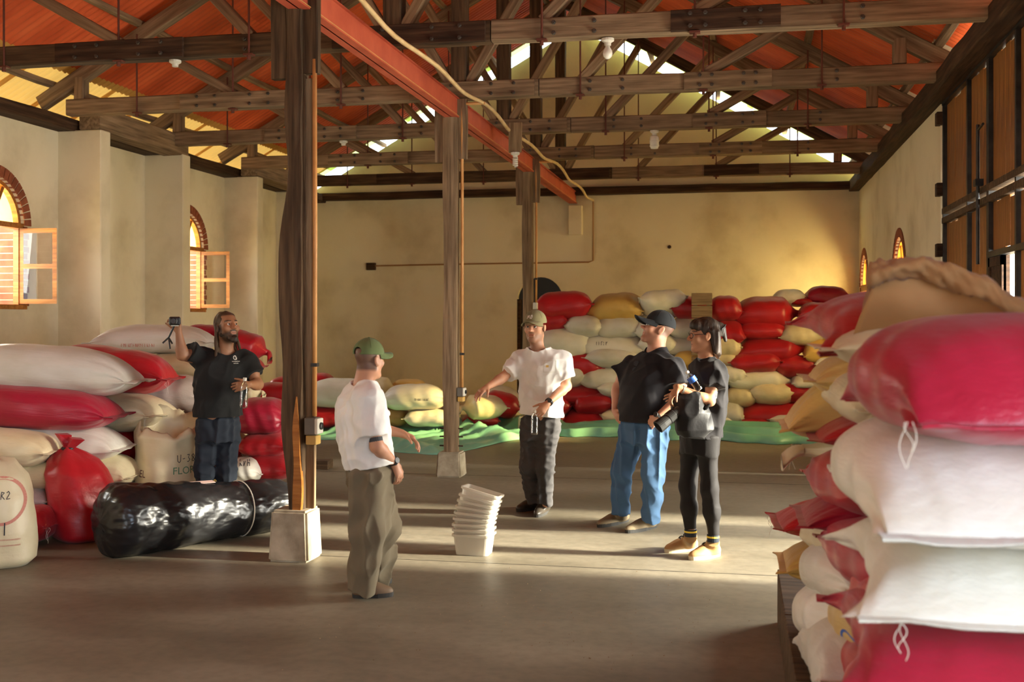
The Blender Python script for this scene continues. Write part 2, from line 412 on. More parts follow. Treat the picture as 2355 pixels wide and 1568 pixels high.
v, f = merge([box(-4.12 + .0, -3.24, YB + .14, YB + .2, 0, 2.6)])
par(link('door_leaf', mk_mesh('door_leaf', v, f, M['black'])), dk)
par(link('reveal_lining', mk_mesh('reveal_lining', *box(-4.125, -4.06, YB + .0, YB + .14, 0, 2.1), M['wood_plate'])), dk)

# wall behind the photographer (with an opening added to let fill light in)
v, f = merge([box(XL, -5.8, YF - .3, YF, 0, 4.2), box(-3.2, XR, YF - .3, YF, 0, 4.2), box(-5.8, -3.2, YF - .3, YF, 2.8, 4.2)])
tag(link('wall_front', mk_mesh('wall_front', v, f, M['plaster'])), kind='structure')
v = [(XL, YF - .15, 4.2), (XR, YF - .15, 4.2), (XM, YF - .15, ZAP - .1)]
tag(link('wall_front_gable', mk_mesh('wall_front_gable', v, [(0, 1, 2)], M['plaster'])), kind='structure')

# pilasters along the left wall, stub piers over the right wall
PY = [7.55, 9.85, 12.36, 14.42, 16.9, 19.0]
for i, y in enumerate(PY):
    tag(link('pilaster_left', mk_mesh('pilaster_left', *box(XL - .02, -7.62, y, y + .22, 0, ZW + .01, .012), M['plaster'])), kind='structure')
for y in (7.2, 9.55, 11.95, 14.3, 16.7, 19.1):
    tag(link('pier_right', mk_mesh('pier_right', *box(1.98, 2.5, y + .14, y + .66, 4.1, 4.72, .015), M['plaster'])), kind='structure')
tag(link('pilaster_back', mk_mesh('pilaster_back', *box(-3.12, -2.86, YB - .12, YB + .02, 3.3, 3.86, .012), M['plaster'])), kind='structure')

# wall plates
def structural(o): return tag(o, kind='structure')
structural(timber('trim_1', (XL + .08, YF, 4.10), (XL + .08, YB, 4.10), .30, .15, M['wood_plate'], jit=.008, seg=40))
structural(timber('trim_2', (XR - .06, 1, 4.12), (XR - .06, YB, 4.12), .24, .20, M['wood_plate'], jit=.008, seg=40))
structural(timber('trim_3', (XL, YB - .10, 4.12), (XR, YB - .10, 4.12), .2, .14, M['wood_plate'], jit=.006, seg=20))
# ragged plaster under the plate, heavy timbers lying from pilaster to pilaster
for k, (a, b) in enumerate([(12.38, 14.62), (16.92, 19.2), (7.6, 9.95)]):
    t = timber('timber_baulk', (-7.78, a, 4.18), (-7.78, b, 4.15), .28, .28, M['wood_mid'], jit=.01, seed=k)
    tag(t, ['heavy square baulk across the first two visible pilasters on left wall', 'heavy square baulk across the two far pilasters on left wall', 'heavy square baulk over pilasters left of the frame'][k], 'beam', 'baulks on the left pilasters')

# ------------------------------------------------------------------ roof: separate corrugated sheets
roof = empty('roof', (XM, 8, ZAP)); tag(roof, kind='structure')
def corr_mesh(name, L, W, pitch=.105, amp=.013, mat=None):
    n = int(round(W / pitch)); V, Fs = [], []; per = 6
    for i in range(n * per + 1):
        y = W * i / (n * per); z = amp * math.sin(2 * math.pi * i / per)
        V += [(0, y, z), (L, y, z)]
    for i in range(n * per): Fs.append((2 * i, 2 * i + 1, 2 * i + 3, 2 * i + 2))
    return mk_mesh(name, V, Fs, mat, smooth=True)
run = 6.35; cs = 1 / math.sqrt(1 + SL * SL); SLEN = run / cs; ROWS = 4; RL = SLEN / ROWS + .12; SW = .84
sheet_red = corr_mesh('roof_sheet', RL, SW + .105, mat=M['roof_red'])
sheet_lit_eave = corr_mesh('roof_sheet_lit_eave', RL, SW + .105, mat=M['roof_lit_eave'])
sheet_sky = corr_mesh('roof_sheet_clear', RL, SW * .42, mat=M['skylight'])
ncol = int((YB - YF) / SW)
Y0r = YB + .02 - SW * .42 - ncol * SW
rnd = random.Random(2)
for side in (-1, 1):
    for row in range(ROWS):
        for c in range(ncol + 1):
            y = Y0r + c * SW
            clear = c == ncol
            s0 = row * SLEN / ROWS
            xh = XM + side * s0 * cs; z = ZAP - SL * s0 * cs + .003 * (ROWS - row) + .0012 * (c % 2)
            xdir = Vector((side * cs, 0, -SL * cs)); ydir = Vector((0, 1, 0)); zdir = xdir.cross(ydir)
            mat = Matrix((xdir, ydir, zdir)).transposed().to_4x4(); mat.translation = (xh, y, z)
            me = sheet_sky if clear else (sheet_lit_eave if row == 3 and side == -1 else sheet_red)
            o = link('roof_sheet', me, None, mat); par(o, roof)
            if clear: o['label'] = 'translucent green-yellow sheet at the gable'
            elif me is sheet_lit_eave: o['label'] = 'roof sheet at the left eaves, coloured yellow for bright light'
ridge_v = [(XM - .2, YF, ZAP - .07), (XM, YF, ZAP + .06), (XM + .2, YF, ZAP - .07), (XM - .2, YB, ZAP - .07), (XM, YB, ZAP + .06), (XM + .2, YB, ZAP - .07)]
par(link('ridge_cap', mk_mesh('ridge_cap', ridge_v, [(0, 1, 4, 3), (1, 2, 5, 4)], M['roof_red'])), roof)
# purlins
for side in (-1, 1):
    for k, s in enumerate((.25, 1.45, 2.65, 3.85, 5.0)):
        x = XM + side * s
        par(timber('purlin', (x, YF + .1, zroof(x) - .065), (x, YB + .25, zroof(x) - .065), .09, .07, M['wood_light'] if k in (1, 2, 3) else M['wood_mid'], jit=.008, seg=44, seed=k), roof)

# ------------------------------------------------------------------ roof trusses
bolt_me = mk_mesh('bolt', *lathe([(.020, 0), (.020, .012), (.012, .014), (.012, .03)], 6), M['bolt'])
TY = [7.2, 9.55, 11.95, 14.3, 16.7, 19.1]
TZ0, TH, TW = 4.12, .19, .14
tnames = ['roof truss over the nearest timber post, mostly above the frame', 'nearest full roof truss with a dark bolted tie beam and bulb', 'second roof truss resting over the middle post',
          'third roof truss from the front with lamp under its tie beam', 'fourth roof truss over the farthest post', 'last roof truss right before the back gable']
def truss(i, y):
    root = empty('roof_truss', (XM, y, TZ0)); tag(root, tnames[i], 'roof truss', 'timber roof trusses')
    wm_ = M['wood_dark'] if i in (0, 1, 5) else M['wood_mid']
    a, b = XL + (.42 if i else .3), XR - .1
    # two-piece tie beam with splice plates
    j1 = XM + .9
    zc = TZ0 + TH / 2
    timber('tie_beam', (a, y, zc), (j1 - .01, y, zc + .005), TW, TH, M['wood_dark'] if i < 2 else wm_, root, seed=i)
    timber('tie_beam', (j1, y, zc + .005), (b, y, zc - .01), TW, TH, M['wood_mid'] if i else wm_, root, seed=i + 9)
    # rafters
    for s in (-1, 1):
        xe = XL + .05 if s < 0 else XR + .1
        timber('rafter', (xe, y, zroof(xe) - .20), (XM, y, zroof(XM) - .20), .12, .17, M['wood_mid'] if s < 0 else wm_, root, seed=i + 3 * s)
    timber('king_post', (XM, y, TZ0 + TH), (XM, y, ZAP - .28), .17, .17, M['wood_dark'], root, up=(0, 1, 0), seed=i)
    for s in (-1, 1):
        prev = XM + s * .10
        for k, off in enumerate((1.35, 2.65, 3.85)):
            xt = XM + s * off
            timber('strut', (prev, y + .0, TZ0 + TH - .02), (xt, y, zroof(xt) - .27), .10, .13, M['wood_mid'] if (k + i) % 2 == 0 else M['wood_light'], root, seed=k + i, up=(0, 1, 0))
            prev = xt
        # iron tie rods hanging from the rafters down through the tie beam, with plate and nut
        for k, off in enumerate((1.35, 2.65, 3.85)):
            xt = XM + s * off
            v, f = merge([tube([(xt, y - .09, zroof(xt) - .2), (xt, y - .09, TZ0 - .05)], .010, 6), box(xt - .045, xt + .045, y - .12, y - .05, TZ0 - .018, TZ0 - .002), tube([(xt, y - .09, TZ0 - .055), (xt, y - .09, TZ0 - .018)], .018, 6)])
            link('tie_rod', mk_mesh('tie_rod', v, f, M['rod']), root)
        xh = XM + s * 4.62
        timber('heel_post', (xh, y, TZ0 + TH), (xh, y, zroof(xh) - .22), .13, .13, M['wood_mid'], root, up=(0, 1, 0))
    # splice plates bolted to the face of the tie beam
    for k, (x0, x1) in enumerate([(-3.55, -2.15), (-.55, .35), (-6.3, -5.0)]):
        timber('splice_plate', (x0, y - TW / 2 - .02, zc), (x1, y - TW / 2 - .02, zc), .04, TH - .01, M['wood_plate'] if i in (1, 5) else M['wood_mid'], root, seed=k, ch=.006)
        if i < 5:
            for q in range(4):
                xb = x0 + (x1 - x0) * (q + .5) / 4 + .05 * (-1) ** q
                for zz in (.052, -.052):
                    o = link('bolt', bolt_me, None, Matrix.Translation((xb, y - TW / 2 - .038, zc + zz)) @ Matrix.Rotation(math.pi / 2, 4, 'X')); par(o, root)
    if i and i < 5:
        for x in (-1.55, -1.2, 1.0, -4.4, -4.1):
            for zz in (.045, -.045):
                o = link('bolt', bolt_me, None, Matrix.Translation((x, y - TW / 2, zc + zz)) @ Matrix.Rotation(math.pi / 2, 4, 'X')); par(o, root)
    return root
for i, y in enumerate(TY): truss(i, y)

# ------------------------------------------------------------------ red steel girder on posts
def girder():
    y0, y1 = 1.0, YB - .02; z0, z1 = 3.90, 4.115; x = XM - .04
    v, f = merge([box(x - .075, x + .075, y0, y1, z0, z0 + .012), box(x - .075, x + .075, y0, y1, z1 - .012, z1), box(x - .006, x + .006, y0, y1, z0, z1)])
    # channel faces: two back-to-back channels read as one red box section
    v2, f2 = merge([(v, f), box(x + .05, x + .056, y0, y1, z0 + .012, z1 - .012), box(x - .056, x - .05, y0, y1, z0 + .012, z1 - .012)])
    o = link('steel_girder', mk_mesh('steel_girder', v2, f2, M['girder']))
    tag(o, 'long red steel girder running along the hall on top of the timber posts', 'girder')
    link('weld_seam', mk_mesh('weld_seam', *tube([(x + .078, y0, z0 + .014), (x + .078, y1, z0 + .014)], .004, 6), M['pipe']), o)
girder()
post_lab = ['rough-hewn nearest timber post left of the man in olive cap', 'middle timber post behind the stack of clear tubs', 'farthest timber post in front of the arched black doorway']
def post(i, y, w):
    x = XM - .06 if i else XM - .09
    root = empty('timber_post', (x, y, 0)); tag(root, post_lab[i], 'post', 'timber posts under the red girder')
    rnd = random.Random(40 + i); zb, zt = (.35, .26, .26)[i], 3.90
    n = 40; V, Fs = [], []; m = 12
    offs = [rnd.uniform(-1, 1) for _ in range(60)]
    for k in range(n + 1):
        z = zb + (4.6 if i == 0 else zt - zb) * k / n
        wob = .012 if i == 0 else .004
        lft = (.030 * math.sin(z * 2.1 + 1) + .018 * math.sin(z * 5.3)) if i == 0 else .008 * math.sin(z * 3 + i)
        for q in range(m):
            a = 2 * math.pi * (q + .5) / m
            cx_, cy_ = math.cos(a), math.sin(a)
            sc = 1 / max(abs(cx_), abs(cy_)); sc = min(sc, 1.27)
            px_, py_ = cx_ * sc * w / 2, cy_ * sc * w / 2
            if px_ < -w * .2: px_ += lft
            px_ += wob * math.sin(z * 9 + q * 2.1) * .4; py_ += wob * math.sin(z * 7 + q) * .4
            V.append((px_, py_, z))
    for k in range(n):
        for q in range(m): Fs.append((k * m + q, k * m + (q + 1) % m, (k + 1) * m + (q + 1) % m, (k + 1) * m + q))
    Fs.append(tuple(range(m - 1, -1, -1))); Fs.append(tuple(n * m + q for q in range(m)))
    me = mk_mesh('shaft', [(zz, xx, yy) for xx, yy, zz in V], Fs, M['wood_dark'] if i == 0 else M['wood_mid'])
    mt = Matrix(((0, 1, 0, x), (0, 0, 1, y), (1, 0, 0, 0), (0, 0, 0, 1)))
    link('shaft', me, root, mt)
    # concrete foot
    bw = (.285, .27, .27)[i]
    bm = bmesh.new(); bmesh.ops.create_cube(bm, size=1)
    for v in bm.verts:
        tp = v.co.z > 0; s = bw * (.93 if tp else 1.04)
        v.co = (x + v.co.x * s, y + v.co.y * s, zb + .01 if tp else 0)
    bmesh.ops.bevel(bm, geom=bm.edges[:], offset=.016, segments=2, affect='EDGES')
    for v in bm.verts: v.co += Vector((rnd.uniform(-1, 1), rnd.uniform(-1, 1), 0)) * .002
    me = bpy.data.meshes.new('concrete_foot'); bm.to_mesh(me); bm.free(); me.materials.append(M['block'])
    link('concrete_foot', me, root)
    # cheek planks bolted at the head
    for s in (-1, 1):
        timber('cheek_plank', (x + s * (w / 2 + .035), y, 3.42 + (.03 if s > 0 else 0)), (x + s * (w / 2 + .035), y, 4.6 if i == 0 else 4.1), .13, .07, M['wood_dark'] if i == 0 else M['wood_mid'], root, up=(0, 1, 0), ch=.006)
    if i == 0:      # pale split face low on the post and a straight batten on its right
        timber('side_batten', (x + w / 2 + .012, y + .02, .36), (x + w / 2 + .012, y + .02, 3.42), .11, .035, M['wood_light'], root, up=(0, 1, 0), ch=.004)
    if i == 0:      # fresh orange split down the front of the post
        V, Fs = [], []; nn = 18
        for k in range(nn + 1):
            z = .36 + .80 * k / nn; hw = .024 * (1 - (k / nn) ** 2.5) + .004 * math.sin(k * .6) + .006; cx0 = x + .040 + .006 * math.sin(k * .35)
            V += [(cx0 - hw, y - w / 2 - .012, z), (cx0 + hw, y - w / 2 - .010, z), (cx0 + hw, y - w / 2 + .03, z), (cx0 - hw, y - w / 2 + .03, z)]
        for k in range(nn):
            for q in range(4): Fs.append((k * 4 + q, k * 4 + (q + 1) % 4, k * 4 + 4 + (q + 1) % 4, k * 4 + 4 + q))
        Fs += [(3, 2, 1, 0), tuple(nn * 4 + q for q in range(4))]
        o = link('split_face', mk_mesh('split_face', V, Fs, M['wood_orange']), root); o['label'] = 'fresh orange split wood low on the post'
    if i == 1:
        for zz in (.33, .43, .52):
            link('bolt', mk_mesh('bolt', *tube([(x - w / 2 - .05, y, zz), (x + w / 2 + .05, y, zz)], .009, 6), M['bolt']), root)
    return x, root
posts = [post(0, 7.5, .15), post(1, 11.8, .16), post(2, 16.35, .16)]
# conduits and switch boxes on the posts
def conduit(i, y, w, zend, ztop, box_z):
    x = posts[i][0] + w / 2 + (.075 if i == 0 else .045); yy = y - .02
    pts = [(x, yy, zend), (x + .004, yy, (zend + ztop) / 2)]
    if i == 0: pts += [(x, yy, ztop)]
    else: pts += [(x, yy, ztop - .06), (x + .012, yy, ztop - .02), (x + .05, yy, ztop), (XM + .32, yy, ztop)]
    o = link('conduit', mk_mesh('conduit', *tube(pts, .017, 8), M['pipe'], smooth=True))
    tag(o, ['orange conduit pipe down the nearest timber post', 'orange conduit pipe down the middle timber post', 'orange conduit pipe down the farthest timber post'][i], 'conduit', 'conduits on the posts')
    link('clamp', mk_mesh('clamp', *box(x - .022, x + .022, yy - .02, yy + .03, zend + .35, zend + .375), M['steel_dark']), o)
    if box_z is None: return
    bx = empty('switch_box', (x, yy, box_z)); tag(bx, ['metal switch box with round knob on the nearest post', 'small switch box on the middle post'][i], 'switch box', 'switch boxes')
    s = 1.0 if i == 0 else .8
    link('housing', mk_mesh('housing', *box(x - .06 * s, x + .03 * s, yy - .05, yy + .05, box_z - .06 * s, box_z + .06 * s, .006), M['grey_box']), bx)
    link('cover_plate', mk_mesh('cover_plate', *box(x + .02 * s, x + .045 * s, yy - .055, yy + .055, box_z - .055 * s, box_z + .055 * s, .005), M['white_plastic']), bx)
    v, f = lathe([(.026 * s, 0), (.026 * s, .012), (.018 * s, .016), (.0, .017)], 14)
    mt = Matrix.Translation((x + .045 * s, yy, box_z)) @ Matrix.Rotation(math.pi / 2, 4, 'Y')
    link('knob', mk_mesh('knob', v, f, M['black']), bx, mt)
    link('lower_plate', mk_mesh('lower_plate', *box(x - .05 * s, x + .03 * s, yy - .045, yy + .045, box_z - .13 * s, box_z - .066 * s, .005), M['s_yellow']), bx)
conduit(0, 7.5, .15, 1.02, 3.55, .95)
conduit(1, 11.8, .16, .97, 4.05, .92)
conduit(2, 16.35, .16, 1.95, 4.05, None)
v, f = box(posts[2][0] + .1, posts[2][0] + .16, 16.2, 16.3, 1.86, 1.96, .006)
tag(link('junction_box', mk_mesh('junction_box', v, f, M['white_plastic'])), 'little white junction box on the farthest post', 'junction box')
# swooping hose / cable from truss to truss
ctrl = [(-2.72, 1.0, 4.12), (-2.72, 7.2, 4.08), (-2.70, 9.55, 4.02), (-2.70, 11.9, 4.06), (-2.69, 14.2, 4.02), (-2.68, 16.65, 4.07), (-2.67, 18.9, 4.0), (-2.66, 20.86, 3.95)]
pts = []
for (a, b) in zip(ctrl, ctrl[1:]):
    for k in range(8):
        t = k / 8; p_ = Vector(a).lerp(Vector(b), t); p_.z -= .05 * math.sin(math.pi * t) ** 2; p_.x += .02 * math.sin(math.pi * 2 * t); pts.append(p_)
pts.append(Vector(ctrl[-1]))
tag(link('cable_hose', mk_mesh('cable_hose', *tube(pts, .021, 8), M['hose'], smooth=True)), 'pale flexible conduit swooping beside the red girder to back wall', 'conduit')
pts = [(-2.66, 20.87, 3.95), (-2.66, 20.87, 2.82), (-2.75, 20.87, 2.79), (-5.0, 20.87, 2.78), (-7.0, 20.87, 2.76)]
o = tag(link('wall_conduit', mk_mesh('wall_conduit', *tube(pts, .016, 6), M['s_brown'])), 'thin conduit down and along the cream back wall', 'conduit')
link('end_box', mk_mesh('end_box', *box(-7.12, -6.94, 20.82, 20.9, 2.68, 2.82, .006), M['wood_plate']), o)
o = tag(link('wall_spot', mk_mesh('wall_spot', *lathe([(.035, 0), (.03, .02), (.0, .025)], 10), M['wood_plate']), None, None, ), 'small dark fitting on the back wall above the sacks', 'fitting')
o.matrix_basis = Matrix.Translation((-1.24, YB, 3.06)) @ Matrix.Rotation(math.pi / 2, 4, 'X')
# lamps
def lamp(x, y, z, kind, label):
    r = empty('ceiling_lamp', (x, y, z)); tag(r, label, 'lamp', 'lamps under the tie beams')
    link('rose', mk_mesh('rose', *lathe([(.055, 0), (.055, -.02), (.03, -.035), (.028, -.06)], 14, (x, y, z)), M['white_plastic']), r)
    if kind == 'bulb':
        link('bulb', mk_mesh('bulb', *lathe([(.018, -.06), (.022, -.075), (.038, -.105), (.042, -.13), (.036, -.155), (.018, -.172), (.002, -.175)], 16, (x, y, z)), M['porcelain'], smooth=True), r)
    elif kind == 'lantern':
        link('bulb', mk_mesh('bulb', *lathe([(.03, -.06), (.055, -.08), (.058, -.13), (.058, -.20), (.045, -.23), (.01, -.235)], 16, (x, y, z)), M['porcelain'], smooth=True), r)
        link('guard', mk_mesh('guard', *merge([lathe([(.061, -.132), (.061, -.142)], 16, (x, y, z)), lathe([(.061, -.19), (.061, -.2)], 16, (x, y, z))]), M['white_plastic']), r)
    elif kind == 'spiral':
        ps = [(x + .026 * math.cos(t * .7), y + .026 * math.sin(t * .7), z - .065 - t * .0026) for t in range(40)]
        link('bulb', mk_mesh('bulb', *tube(ps, .010, 6), M['porcelain'], smooth=True), r)
p_ = at_y(1397, 92, 9.53); lamp(p_.x, 9.55, 4.115, 'bulb', 'bare bulb under the nearest full tie beam')
p_ = at_y(1505, 300, 14.3); lamp(p_.x, 14.3, 4.115, 'lantern', 'white jar lamp under the third tie beam')
p_ = at_y(403, 135, 9.55); lamp(p_.x, 9.55, 4.115, 'rose', 'empty white lamp rose under the nearest beam, left of the post')
p_ = at_y(790, 310, 14.3); lamp(p_.x, 14.3, 4.115, 'rose', 'empty lamp rose under the third tie beam')
p_ = at_y(1185, 275, 13.2)
bd = timber('lamp_board', (p_.x, 13.2, 4.08), (p_.x, 13.2, 3.72), .16, .03, M['wood_light'], up=(0, 1, 0), ch=.004); tag(bd, 'short pale hanging board that carries the spiral lamp', 'board')
lamp(p_.x, 13.2, 3.72, 'spiral', 'spiral lamp below the short pale board by the girder')

# ------------------------------------------------------------------ windows
leaf_cache = {}
def window(n, xw, yc, hw, sill, spr, side, opened, rightside=False):
    """side=+1: room lies towards +X of the wall (left wall)"""
    root = empty('window_%d' % n, (xw, yc, sill)); tag(root, kind='structure')
    T = lambda v: [(xw + side * a, yc + b, c) for a, b, c in v]
    # brick voussoirs round the arch, then jamb bricks down the reveal
    nb = 22
    for k in range(nb):
        a0, a1 = math.pi * (k + .08) / nb, math.pi * (k + .92) / nb
        r0, r1 = hw - .0, hw + .125
        v = [(x_, r * math.cos(a), spr + r * math.sin(a)) for x_ in (-.10, .012) for r in (r0, r1) for a in (a0, a1)]
        f = [(0, 1, 3, 2), (4, 6, 7, 5), (0, 4, 5, 1), (2, 3, 7, 6), (0, 2, 6, 4), (1, 5, 7, 3)]
        link('brick', mk_mesh('brick', T(v), f, M['brick']), root)
    for s in (-1, 1):
        nz = int((spr - sill) / .078)
        bm_ = None
        for k in range(nz):
            z0 = sill + (spr - sill) * k / nz
            dx = 0.0 if k % 2 else .03
            v, f = box(-.40, .008, s * (hw - .012) if s > 0 else -hw - .055 - dx, hw + .055 + dx if s > 0 else -(hw - .012), z0 + .006, z0 + (spr - sill) / nz - .006)
            link('brick', mk_mesh('brick', T(v), f, M['brick']), root)
    # fixed frame: jambs, transom, sill, arched head and the fan bars
    fx0, fx1 = -.10, -.03; b = .045
    parts = [box(fx0, fx1, -hw + .015, -hw + .015 + b, sill, spr), box(fx0, fx1, hw - .015 - b, hw - .015, sill, spr), box(fx0 - .01, fx1 + .03, -hw, hw, spr - .03, spr + .03), box(fx0 - .01, fx1 + .06, -hw - .02, hw + .02, sill - .035, sill + .02)]
    V, Fs = [], []
    for k in range(25):
        a = math.pi * k / 24
        for r in (hw - .015, hw - .06):
            for x_ in (fx0, fx1): V.append((x_, r * math.cos(a), spr + r * math.sin(a)))
    for k in range(24):
        i, j = k * 4, k * 4 + 4
        Fs += [(i, j, j + 1, i + 1), (i + 2, i + 3, j + 3, j + 2), (i, i + 2, j + 2, j), (i + 1, j + 1, j + 3, i + 3)]
    parts.append((V, Fs))
    v, f = merge(parts); link('frame', mk_mesh('frame', T(v), f, M['wood_orange']), root)
    for a in (math.radians(62), math.radians(118)):
        c, s_ = math.cos(a), math.sin(a); r = hw - .04
        p0, p1 = Vector((xw + side * -.065, yc + c * .03, spr)), Vector((xw + side * -.065, yc + r * c, spr + r * s_))
        timber('fan_bar', p0, p1, .05, .04, M['wood_orange'], root, up=(1, 0, 0), jit=0, seg=1, ch=.004)
    # fan panes
    angs = [0, 62, 118, 180]
    for a0, a1 in zip(angs, angs[1:]):
        V = [(-.065, 0, spr + .03)]; r = hw - .05
        for k in range(9):
            a = math.radians(a0 + (a1 - a0) * k / 8); V.append((-.065, r * math.cos(a), max(spr + .03, spr + r * math.sin(a))))
        link('pane', mk_mesh('pane', T(V), [(0, k, k + 1) for k in range(1, 9)], M['amber']), root)
    # two casement leaves with two panes each
    W = hw - .06; b = .055
    for s in (-1, 1):
        hy = s * (hw - .05)
        V, f = merge([box(0, .035, 0, b, 0, spr - sill - .06), box(0, .035, W - b, W, 0, spr - sill - .06), box(0, .035, b, W - b, 0, b), box(0, .035, b, W - b, (spr - sill) / 2 - .06, (spr - sill) / 2 - .06 + b), box(0, .035, b, W - b, spr - sill - .06 - b, spr - sill - .06)])
        pv = [[(.017, b, z0), (.017, W - b, z0), (.017, W - b, z1), (.017, b, z1)] for z0, z1 in ((b, (spr - sill) / 2 - .06), ((spr - sill) / 2 - .06 + b, spr - sill - .06 - b))]
        ang = opened if (opened and s > 0) else (math.radians(163) if opened else 0)
        def X(v):
            out = []
            for a, y_, z in v:
                # local: y_ from hinge towards centre; rotate about hinge by ang into the room
                yy = y_ * math.cos(ang); xx = y_ * math.sin(ang) + a * math.cos(ang)
                out.append((-.03 + xx, hy - s * yy, sill + .03 + z))
            return out
        o = link('casement', mk_mesh('casement', T(X(V)), f, M['wood_orange']), root)
        for q in pv: par(link('pane', mk_mesh('pane', T(X(q)), [(0, 1, 2, 3)], M['glass'] if not rightside else M['amber'])), o)
    return root
for n, (yc, hw, sill, spr) in enumerate(LW): window(n + 1, XL, yc, hw, sill, spr, 1, math.radians(92))
window(5, XR, 15.8, .54, RS, RP, -1, 0, True)
window(6, XR, 20.05, .54, RS, RP, -1, 0, True)

# ------------------------------------------------------------------ big boarded gate in the right wall
gate = empty('door_1', (XR + .08, 10.0, 0)); tag(gate, kind='structure')
stiles = [12.6, 11.32, 10.42, 9.42, 8.92, 7.4]
gx = XR + .04
for k, y in enumerate(stiles):
    w = .05 if k not in (2,) else .09
    zlo = 0
    par(link('stile', mk_mesh('stile', *box(gx - .03, gx + .05, y - w / 2, y + w / 2, zlo, 4.05), M['steel_dark'])), gate)
for z, h in ((4.03, .08), (2.86, .06), (2.76, .06), (2.27, .05)):
    y0 = 7.4; y1 = 12.6 if z != 2.27 else 10.42
    par(link('rail', mk_mesh('rail', *box(gx - .04, gx + .05, y0, y1, z - h / 2, z + h / 2), M['steel_dark'] if z > 4 or z < 2.5 else M['wood_dark'])), gate)
plank_cache = {}
for (ya, yb) in zip(stiles[1:], stiles[:-1]):
    nn = max(5, int((yb - ya) / .155)); wv = (yb - ya - .05) / nn
    for k in range(nn):
        for (z0, z1) in ((2.89, 3.99), (2.30 if (yb > 10.0 and yb < 10.5) or yb < 9.0 else .05, 2.73)):
            rz = random.Random(int(ya * 100) + k + int(z0 * 10))
            zt = z1 + rz.uniform(-.02, .015); y0 = ya + .025 + k * wv
            key = (round(wv, 3), round(z1 - z0, 2))
            if key not in plank_cache:
                vv, ff = box(0, z1 - z0, .003, wv - .003, 0, .02, .003); plank_cache[key] = mk_mesh('plank', vv, ff, M['wood_door'])
            mt = Matrix(((0, 0, 1, gx + .005 + rz.uniform(0, .006)), (0, 1, 0, y0), (1, 0, 0, z0 + zt - z1), (0, 0, 0, 1)))
            par(link('plank', plank_cache[key], None, mt), gate)
# latch rod and the small wicket leaf standing ajar
par(link('latch_rod', mk_mesh('latch_rod', *merge([tube([(gx - .07, 10.62, 2.2), (gx - .07, 10.62, 3.45)], .016, 8), tube([(gx - .07, 10.62, 3.4), (gx - .07, 10.4, 3.42)], .012, 6), box(gx - .1, gx - .03, 10.57, 10.67, 2.9, 2.96)]), M['steel_dark'])), gate)
for z in (3.86, 3.1, 2.45):
    par(link('hinge', mk_mesh('hinge', *box(XR - .05, XR + .02, 12.6, 12.72, z - .07, z + .07, .005), M['wood_plate'])), gate)
v, f = merge([box(gx - .02, gx + .03, 9.86, 10.38, .02, 2.24), box(gx - .035, gx + .0, 9.86, 9.92, .02, 2.24), box(gx - .035, gx, 10.32, 10.38, .02, 2.24), box(gx - .035, gx, 9.86, 10.38, 2.16, 2.24)])
par(link('wicket_leaf', mk_mesh('wicket_leaf', v, f, M['wood_plate'])), gate)
